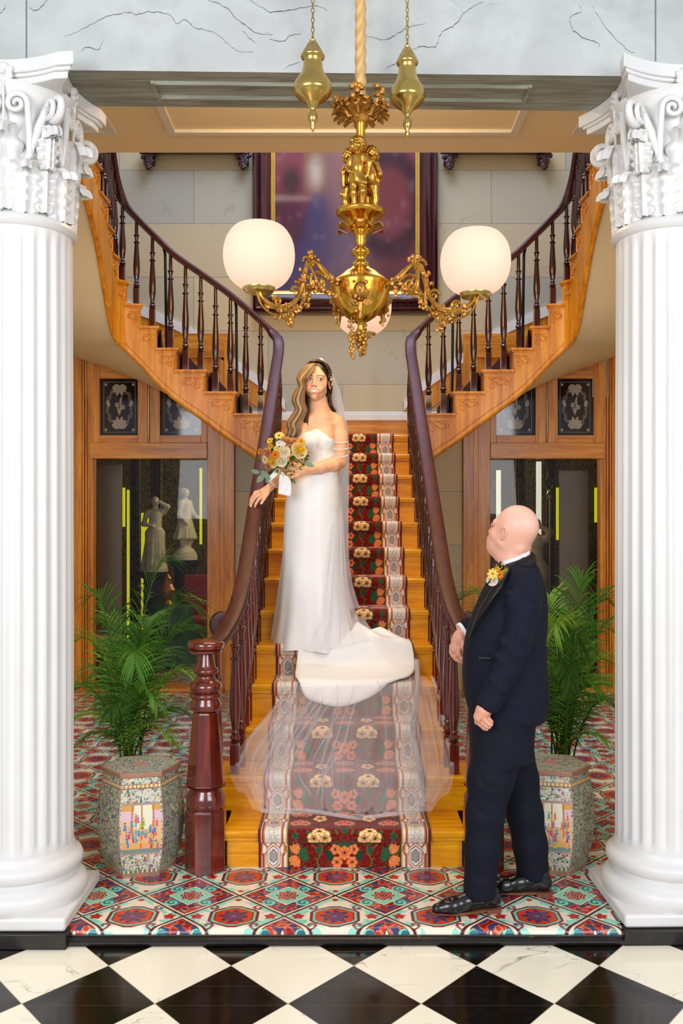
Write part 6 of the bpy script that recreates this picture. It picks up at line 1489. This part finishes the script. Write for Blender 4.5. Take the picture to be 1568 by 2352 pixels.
for i in range(120):
    a = rnd.uniform(0, 2*PI); r = rnd.uniform(34, 56); m.cur = hx(rnd.choice(['b8a850', '9a9a48', 'c8b870', '8a7a3a', 'd0b060'])); m.ball(Q_(650+r*math.cos(a), 1046+r*.85*math.sin(a), rnd.uniform(-.25, -.18)), rnd.uniform(.0022, .004), 5)
for (x, y, a, L) in ((600, 1082, 2.4+PI, 26), (596, 1086, 2.9, 20), (700, 1064, -.3, 22), (606, 1090, 4.0, 24), (617, 1094, 4.4, 16)):
    m.cur = hx('8fb09a'); d = Vector((math.cos(a), -.1, math.sin(a))); s = d.cross(Vector((0, 1, 0))).normalized(); P = []; L *= BY/F
    for j in range(6):
        v = j/5; ww = L*.26*math.sin(PI*(.08+.9*v)); q = Q_(x, y, -.24)+d*L*v; P += [q-s*ww, q+Vector((0, -.003, 0)), q+s*ww]
    m.grid(P, 3, 6)
m.build('foliage', MT['flower'], bq, angle=180, colors=True)
m = MB()
for i in range(9): m.tube([Q_(655+rnd.uniform(-4, 4), 1062, -.2), Q_(665+rnd.uniform(-3, 3), 1086, -.165), Q_(670+i*1.1, 1107+rnd.uniform(-4, 4), -.165+rnd.uniform(-.01, .01))], .0042, 6)
m.build('stems', MT['green_stem'], bq)
def ribbon(pl, pr):
    L = crom(pl, 6); R2 = crom(pr, 6); P = []
    for j, (a, b_) in enumerate(zip(L, R2)):
        for i in range(7):
            u = i/6; P.append(Vector(a).lerp(Vector(b_), u)+Vector((0, -.008*math.sin(u*5+j*.25), 0)))
    MB().grid(P, 7, len(L)).build('ribbon', MT['ribbon'], bq, angle=180, solid=.0012)
ribbon([Q_(643, 1082, -.20), Q_(641, 1100, -.22), Q_(640, 1118, -.22), Q_(638, 1134, -.22)], [Q_(658, 1090, -.20), Q_(667, 1104, -.22), Q_(669, 1122, -.22), Q_(669, 1141, -.22)])
ribbon([Q_(636, 1075, -.22), Q_(626, 1086, -.23), Q_(612, 1101, -.23)], [Q_(645, 1078, -.22), Q_(634, 1093, -.23), Q_(616, 1109, -.23)])
fixp(bq)
# ================= man in the dark suit
MY = 4.0
def M_(px, py, dy=0.): return at(px, py, MY+dy)
man = empty('person', (M_(1160, 2060).x, MY, 0), 'bald man in a dark navy suit looking up at the bride, boutonniere on lapel', 'person')
S = SDF((.34, 3.62, -.0), (1.02, 4.36, 1.80), .0042)
hd = Head(M_(1175, 1221, .03), -.24, 0, -2.24, 1.01, False); hd.sculpt(S)
hd.e(S, (0, .018, .015), (.076, .086, .085), .02); hd.e(S, (0, -.045, -.075), (.05, .045, .035), .02)
S.cap(hd.w((0, .03, -.04)), M_(1179, 1292, .02), .060, .056, .03); S.cap(hd.w((0, -.04, -.08)), M_(1170, 1300, .02), .042, .046, .03)
S.cap(hd.w((-.03, .070, -.060)), hd.w((.03, .070, -.060)), .018, None, .022); S.cap(hd.w((-.05, .098, -.073)), hd.w((.05, .098, -.073)), .004, None, .008, -1)
S.loft([(M_(0, 1700).z, .69, MY+.0, .09, .12), (M_(0, 1560).z, .69, MY, .13, .14), (M_(0, 1450).z, .71, MY, .14, .155), (M_(0, 1350).z, .74, MY+.01, .11, .16), (M_(0, 1310).z, .75, MY+.01, .06, .10)], .04)
for c_ in ([M_(1214, 1345, -.10), M_(1185, 1480, -.17), M_(1125, 1608, -.19)], [M_(1160, 1345, .18), M_(1130, 1440, .24), M_(1064, 1450, .22)]): S.chain(c_, [.042, .032, .026], .02)
# near hand
S.cap(M_(1122, 1612, -.19), M_(1111, 1630, -.19), .027, .030, .012); S.cap(M_(1111, 1630, -.20), M_(1100, 1646, -.19), .031, .024, .015); S.cap(M_(1116, 1632, -.18), M_(1110, 1646, -.17), .024, .020, .015)
for pts, e in (([(1096, 1646), (1101, 1662), (1111, 1672), (1118, 1675)], -.175), ([(1099, 1646), (1108, 1660), (1118, 1669), (1124, 1670)], -.195), ([(1105, 1643), (1114, 1655), (1123, 1663), (1128, 1665)], -.205), ([(1111, 1640), (1120, 1650), (1127, 1657), (1129, 1660)], -.19)):
    S.chain([M_(p[0], p[1], e) for p in pts], [.0115, .0105, .0092, .0078], .004)
S.chain([M_(1100, 1632, -.165), M_(1094, 1646, -.155), M_(1094, 1660, -.15)], [.013, .011, .009], .006)
# far hand
e0 = .20; S.cap(M_(1062, 1450, e0), M_(1056, 1464, e0), .027, .028, .01); S.cap(M_(1055, 1464, e0), M_(1046, 1490, e0), .029, .026, .015); S.cap(M_(1050, 1466, e0), M_(1042, 1488, e0+.02), .022, .018, .012)
for pts, e in (([(1054, 1488), (1053, 1502), (1060, 1512), (1066, 1516)], e0-.02), ([(1047, 1490), (1045, 1506), (1053, 1517), (1061, 1521)], e0), ([(1041, 1488), (1039, 1504), (1046, 1514), (1054, 1519)], e0+.02), ([(1037, 1484), (1036, 1498), (1041, 1508), (1047, 1512)], e0+.035)):
    S.chain([M_(p[0], p[1], e) for p in pts], [.0115, .0105, .0092, .008], .004)
S.chain([M_(1059, 1466, e0-.02), M_(1066, 1484, e0-.03), M_(1067, 1501, e0-.03)], [.0135, .0115, .0095], .006)
for c_ in ([M_(1160, 1700, -.05), M_(1115, 1850, -.10), M_(1104, 2030, -.12)], [M_(1185, 1700, .08), M_(1205, 1850, .07), M_(1226, 2000, .08)]): S.chain(c_, [.07, .05, .04], .03)
def mcol(V):
    C = hd.color(V, 'eeb49a', 'c07868', None, teeth=False); L = (V-np.array(hd.o)) @ np.array(hd.R)/hd.k; w = np.clip((L[:, 2]-.0)*9, 0, .6)[:, None]*(V[:, 2:3] > 1.5)
    C = C*(1-w)+hxa('f0c4b2')*w; h = (V[:, 2] < 1.3); C[h] = hxa('e8a88e'); return C
S.build('body', MT['skin'], man, mcol)
# jacket
J = SDF((.48, 3.62, .70), (1.02, 4.36, 1.62), .0042)
jr = [(1652, 1092, 1250, .178), (1640, 1080, 1256, .185), (1600, 1068, 1261, .19), (1545, 1064, 1257, .188), (1490, 1066, 1252, .185), (1440, 1076, 1256, .188), (1395, 1094, 1257, .19), (1355, 1112, 1252, .19), (1325, 1130, 1244, .165), (1302, 1146, 1236, .12), (1290, 1162, 1229, .085), (1279, 1184, 1224, .065)]
J.loft([(M_(0, y).z, (M_(a, 0).x+M_(b, 0).x)/2, MY+.02, (M_(b, 0).x-M_(a, 0).x)/2, ry) for y, a, b, ry in jr], .0)
J.chain([M_(1207, 1342, -.115), M_(1200, 1400, -.15), M_(1186, 1475, -.175), M_(1158, 1545, -.185), M_(1122, 1618, -.19)], [.070, .072, .062, .056, .050], .018)
J.chain([M_(1165, 1342, .15), M_(1140, 1400, .21), M_(1124, 1438, .23), M_(1074, 1443, .215)], [.07, .062, .055, .047], .02)
# cuts: open sleeve ends, front opening, hem
J.cap(M_(1118, 1628, -.19), M_(1100, 1662, -.19), .040, .05, .003, -1); J.cap(M_(1066, 1448, .215), M_(1045, 1456, .205), .038, .04, .003, -1)
J.ell(M_(1166, 1268, .02), (.07, .07, .045), None, .01, -1)
# cloth creases
for (a, b_, r) in ((M_(1168, 1362, -.185), M_(1222, 1392, -.215), .012), (M_(1170, 1384, -.18), M_(1212, 1412, -.21), .010), (M_(1150, 1470, -.20), M_(1205, 1505, -.225), .011), (M_(1140, 1505, -.21), M_(1190, 1545, -.23), .010), (M_(1220, 1480, -.14), M_(1252, 1500, -.02), .012), (M_(1128, 1560, -.22), M_(1160, 1585, -.235), .009)):
    J.cap(a, b_, r, r*.5, .03)
for (a, b_, r) in ((M_(1176, 1362, -.212), M_(1210, 1388, -.232), .006), (M_(1182, 1348, -.20), M_(1228, 1374, -.21), .006), (M_(1165, 1455, -.245), M_(1212, 1490, -.235), .006), (M_(1150, 1500, -.25), M_(1195, 1535, -.24), .005)):
    J.cap(a, b_, r, r*.4, .03, -1)
V, Q = J.mesh(); jk = npmesh('jacket', V, Q, MT['suit'], man)
jk['label'] = 'dark navy wool suit jacket'
def strip(name, L, R2, mt, solid=.004, nu=6, n=8, off=0):
    A = crom(L, n); Bb = crom(R2, n); P = []
    for a, b_ in zip(A, Bb):
        for i in range(nu): P.append(Vector(a).lerp(Vector(b_), i/(nu-1))+Vector((0, off*math.sin(PI*i/(nu-1)), 0)))
    return MB().grid(P, nu, len(A)).build(name, MT[mt], man, angle=180, solid=solid)
# shirt collar: ring rising round the neck
cc = M_(1181, 1299, .02); m = MB(); P = []; nr = 40
for j in range(5):
    for i in range(nr):
        a = 2*PI*i/nr; t = j/4; rx, ry = .072-.007*t, .070-.006*t
        x = rx*math.cos(a); y = ry*math.sin(a); zt = -.010+.39*x+t*.052; P.append(cc+Vector((x, y, zt)))
vs = P; fs = [(j*nr+i, j*nr+(i+1) % nr, (j+1)*nr+(i+1) % nr, (j+1)*nr+i) for j in range(4) for i in range(nr)]
m.add(vs, fs); m.build('shirt_collar', MT['shirt'], man, angle=180, solid=.004)
m = MB(); P = []                                     # satin collar roll over the nape
for j in range(7):
    for i in range(nr):
        a = 2*PI*i/nr; t = j/6; rx, ry = .079+.018*t, .078+.018*t+.016*t*t
        x = rx*math.cos(a); y = ry*math.sin(a); P.append(cc+Vector((x, y, .024+.42*x+.014*math.sin(PI*t*.8)-.048*t)))
fs = [(j*nr+i, j*nr+(i+1) % nr, (j+1)*nr+(i+1) % nr, (j+1)*nr+i) for j in range(6) for i in range(nr) if math.cos(2*PI*(i+.5)/nr) > -.72]
m.add(P, fs); m.build('satin_collar', MT['satin_black'], man, angle=180, solid=.004)
strip('lapel', [M_(1158, 1300, -.07), M_(1140, 1330, -.13), M_(1122, 1362, -.14), M_(1104, 1392, -.12), M_(1090, 1425, -.10), M_(1078, 1460, -.07)], [M_(1172, 1304, -.10), M_(1156, 1340, -.165), M_(1135, 1372, -.175), M_(1114, 1402, -.155), M_(1094, 1432, -.12), M_(1080, 1465, -.08)], 'satin_black', .005, off=-.006)
strip('shirt_front', [M_(1160, 1296, -.03), M_(1148, 1314, -.04), M_(1140, 1330, -.02)], [M_(1152, 1296, .05), M_(1138, 1314, .06), M_(1132, 1330, .05)], 'shirt', .003)
m = MB(); b = M_(1150, 1302, -.02)
for q in (-1, 1):
    P = []
    for j in range(6):
        t = j/5
        for i in range(6): u = i/5; P.append(b+Vector((-.012+.006*math.sin(u*9), q*.055*t*1.0, (u-.5)*(.018+.036*t)))+Vector((-.008*math.sin(PI*u), 0, 0)))
    m.grid(P, 6, 6)
m.ball(b+Vector((-.012, 0, 0)), (.012, .012, .014), 10); m.build('bow_tie', MT['satin_black'], man, angle=180, solid=.006)
def cuff(name, c, ax, r, h, mt):
    x, y, z = frame_from(ax); m = MB(); n = 28; P = []
    for j in range(3):
        for i in range(n): a = 2*PI*i/n; P.append(c+x*(r*math.cos(a))+y*(r*math.sin(a))+z*(h*(j/2)))
    m.add(P, [(j*n+i, j*n+(i+1) % n, (j+1)*n+(i+1) % n, (j+1)*n+i) for j in range(2) for i in range(n)]); return m.build(name, MT[mt], man, angle=180, solid=.004)
cuff('shirt_cuff', M_(1071, 1445, .215), M_(1052, 1456, .205)-M_(1074, 1443, .215), .041, .030, 'shirt')
m = MB()
for (a, b_) in ((1134, 1616), (1137, 1604)): m.ball(M_(a, b_, -.236), (.0075, .004, .0075), 10)
m.build('sleeve_buttons', MT['satin_black'], man)
MB().cbox((0, 0, 0), (.056, .006, .010), Matrix.Translation(M_(1113, 1512, -.152)) @ Matrix.Rotation(-.30, 4, 'Z')).build('pocket_welt', MT['satin_black'], man, bevel=.002)
c = M_(1106, 1650.5, -.200); rg = MB(); ax = (M_(1108, 1660, -.195)-M_(1099, 1646, -.195)).normalized(); x, y, z = frame_from(ax); rg.tube([c+x*(.0125*math.cos(a))+y*(.0125*math.sin(a)) for a in np.linspace(0, 2*PI, 17)], .0028, 6, cap=False, flat=1.2); rg.build('wedding_ring', MT['gold_bright'], man)
# trousers
Tr = SDF((.46, 3.66, .0), (1.02, 4.34, .98), .0048)
Tr.loft([(M_(0, 1740).z, M_(1152, 0).x, MY+.0, .135, .17), (M_(0, 1690).z, M_(1152, 0).x, MY+.01, .140, .172), (M_(0, 1630).z, M_(1155, 0).x, MY+.01, .145, .172)], .02)
Tr.chain([M_(1146, 1720, -.06), M_(1126, 1790, -.085), M_(1114, 1870, -.10), M_(1108, 1950, -.115), M_(1101, 2046, -.125)], [.112, .094, .079, .072, .069], .03)
Tr.chain([M_(1172, 1720, .09), M_(1188, 1790, .09), M_(1205, 1870, .08), M_(1217, 1940, .08), M_(1224, 2006, .085)], [.105, .090, .078, .073, .072], .03)
for (a, b_, r) in ((M_(1078, 1775, -.16), M_(1128, 1812, -.195), .006), (M_(1078, 1850, -.17), M_(1112, 1872, -.19), .006), (M_(1080, 2010, -.19), M_(1118, 2022, -.205), .005)):
    Tr.cap(a, b_, r, r*.4, .03, -1)
Tr.cap(M_(1102, 2062, -.125), M_(1100, 2090, -.125), .062, .07, .003, -1); Tr.cap(M_(1224, 2024, .085), M_(1226, 2060, .085), .064, .07, .003, -1)
Tr.build('trousers', MT['trouser'], man)
def shoe(heel, ang, nm):
    s = SDF((-.06, -.07, -.002), (.29, .07, .15), .0036)
    s.cap((0, 0, .055), (.05, 0, .06), .036, .038, .01); s.cap((.05, 0, .062), (.12, 0, .052), .038, .037, .02); s.cap((.12, 0, .045), (.19, 0, .036), .038, .038, .02); s.cap((.18, .003, .034), (.245, -.002, .028), .038, .024, .02)
    s.cap((.0, 0, .05), (.004, 0, .078), .034, .032, .01); s.cap((.03, 0, .08), (.02, 0, .10), .032, .034, .02)
    s.cap((.205, -.05, .075), (.205, .05, .075), .006, None, .012, -1)
    a_ = s.F; zz = s.ax[2][None, None, :]; s.F = np.maximum(a_, (.016-zz).astype(np.float32))
    V, Q = s.mesh(); M = Matrix.Translation(heel) @ Matrix.Rotation(ang, 4, 'Z'); M4 = np.array(M)
    W2 = V @ M4[:3, :3].T+M4[:3, 3]; par = npmesh('shoe', W2, Q, MT['black_leather'], man)
    out = []
    for i in range(40):
        a = 2*PI*i/40; x = .115+.155*math.cos(a); w = .034+.008*math.sin(PI*min(1, max(0, (x-.05)/.22))); w *= (1 if x < .2 else max(.35, 1-((x-.2)/.075)**2*.62)); out.append((x, w*math.sin(a)*(1.12 if abs(math.sin(a)) < .7 else 1)))
    so = MB().prism([(x, y*.92) for x, y in out], .009, .019, M).build('sole', MT['sole'], par, smooth=False)
    hl = MB().prism([(x, y*.98) for x, y in out if x < .03]+[(.035, -.030), (.035, .030)][::1] if False else [(-.036, -.012), (-.030, -.024), (-.015, -.032), (.035, -.034), (.035, .034), (-.015, .032), (-.030, .024), (-.036, .012)], .0, .018, M).build('heel', MT['sole'], par, smooth=False)
    m = MB()
    for i in range(4): m.tube([M @ Vector((.075+.017*i, -.018, .098-.008*i)), M @ Vector((.079+.017*i, 0, .102-.008*i)), M @ Vector((.075+.017*i, .018, .098-.008*i))], .0028, 6)
    m.build('laces', MT['black_leather'], par)
shoe(Vector((.632, 3.885, 0)), PI+.20, 'shoe'); shoe(Vector((.888, 4.055, 0)), PI-.06, 'shoe')
# boutonniere
bt = bpy.data.objects.new('boutonniere', None); COL.objects.link(bt); bt.parent = man; rnd = random.Random(2)
def bo(name, f):
    m = MB(); f(m); m.build(name, MT['flower'], bt, angle=180, colors=True)
bo('white_rose', lambda m: rose(m, M_(1130, 1333, -.185), (-.2, -1, 0), .023, 'f8f4ea', 'f2ead0', rnd, 5))
bo('yellow_daisy', lambda m: daisy(m, M_(1131, 1318, -.195), (-.2, -1, .1), .024, 'f8e27a', 'd07a14', rnd, 8))
bo('orange_bloom', lambda m: (daisy(m, M_(1147, 1320, -.185), (.3, -1, 0), .018, 'f0902a', 'b85a14', rnd, 7), daisy(m, M_(1141, 1307, -.185), (0, -1, .5), .014, 'f2b040', 'c87020', rnd, 6)))
def spr(m):
    for (x, y) in ((1140, 1298), (1152, 1303), (1162, 1307), (1165, 1310), (1116, 1345)):
        m.cur = hx('c8b840' if y < 1340 else '1c241c'); m.tube([M_(1137, 1325, -.18), M_((1137+x)/2, (1325+y)/2-3, -.185), M_(x, y, -.185)], [.002, .003, .0015], 5)
        for k in range(3): m.ball(M_(x+(1137-x)*k*.16, y+(1322-y)*k*.16, -.187), .0034, 6)
bo('sprigs', spr)
fixp(man)
# ================= light and camera
sc = bpy.context.scene
w = bpy.data.worlds.new('World'); sc.world = w; w.use_nodes = True
w.node_tree.nodes['Background'].inputs[0].default_value = (*hx('f2f4ff'), 1); w.node_tree.nodes['Background'].inputs[1].default_value = .6
def area(name, loc, target, size, e, col='ffffff', sy=None):
    l = bpy.data.lights.new(name, 'AREA'); l.energy = e; l.size = size; l.color = hx(col)
    if sy: l.shape = 'RECTANGLE'; l.size_y = sy
    o = bpy.data.objects.new(name, l); COL.objects.link(o); o.location = loc
    o.rotation_euler = (Vector(target)-Vector(loc)).to_track_quat('-Z', 'Y').to_euler(); return o
area('window_light', (-2.3, -.6, 2.8), (0, 5., 1.2), 2.2, 140, 'fbfbff')
area('window_light', (2.4, -.6, 2.9), (0, 5., 1.3), 2.2, 125, 'fbfbff')
area('stairwell_light', (0, 7.4, 7.8), (0, 8.4, 3), 2.6, 300, 'b4ccff')
area('hall_fill', (0, 5.4, 4.22), (0, 7.4, 0), 2.0, 85, 'ffdcae')  # added fill below the ceiling, aimed to warm the back wall
cam = bpy.data.cameras.new('Camera'); co = bpy.data.objects.new('Camera', cam); COL.objects.link(co); sc.camera = co
co.location = (0, 0, HC); co.rotation_euler = (PI/2, 0, 0); cam.sensor_fit = 'AUTO'; cam.sensor_width = 36; cam.lens = F/2352*36
cam.shift_x = -(CX-784)/2352; cam.shift_y = (CY-1176)/2352; cam.clip_end = 60
cam.dof.use_dof = False
sc.view_settings.view_transform = 'Standard'; sc.view_settings.look = 'None'; sc.view_settings.exposure = 0.0; sc.view_settings.gamma = 1; sc.view_settings.use_curve_mapping = False
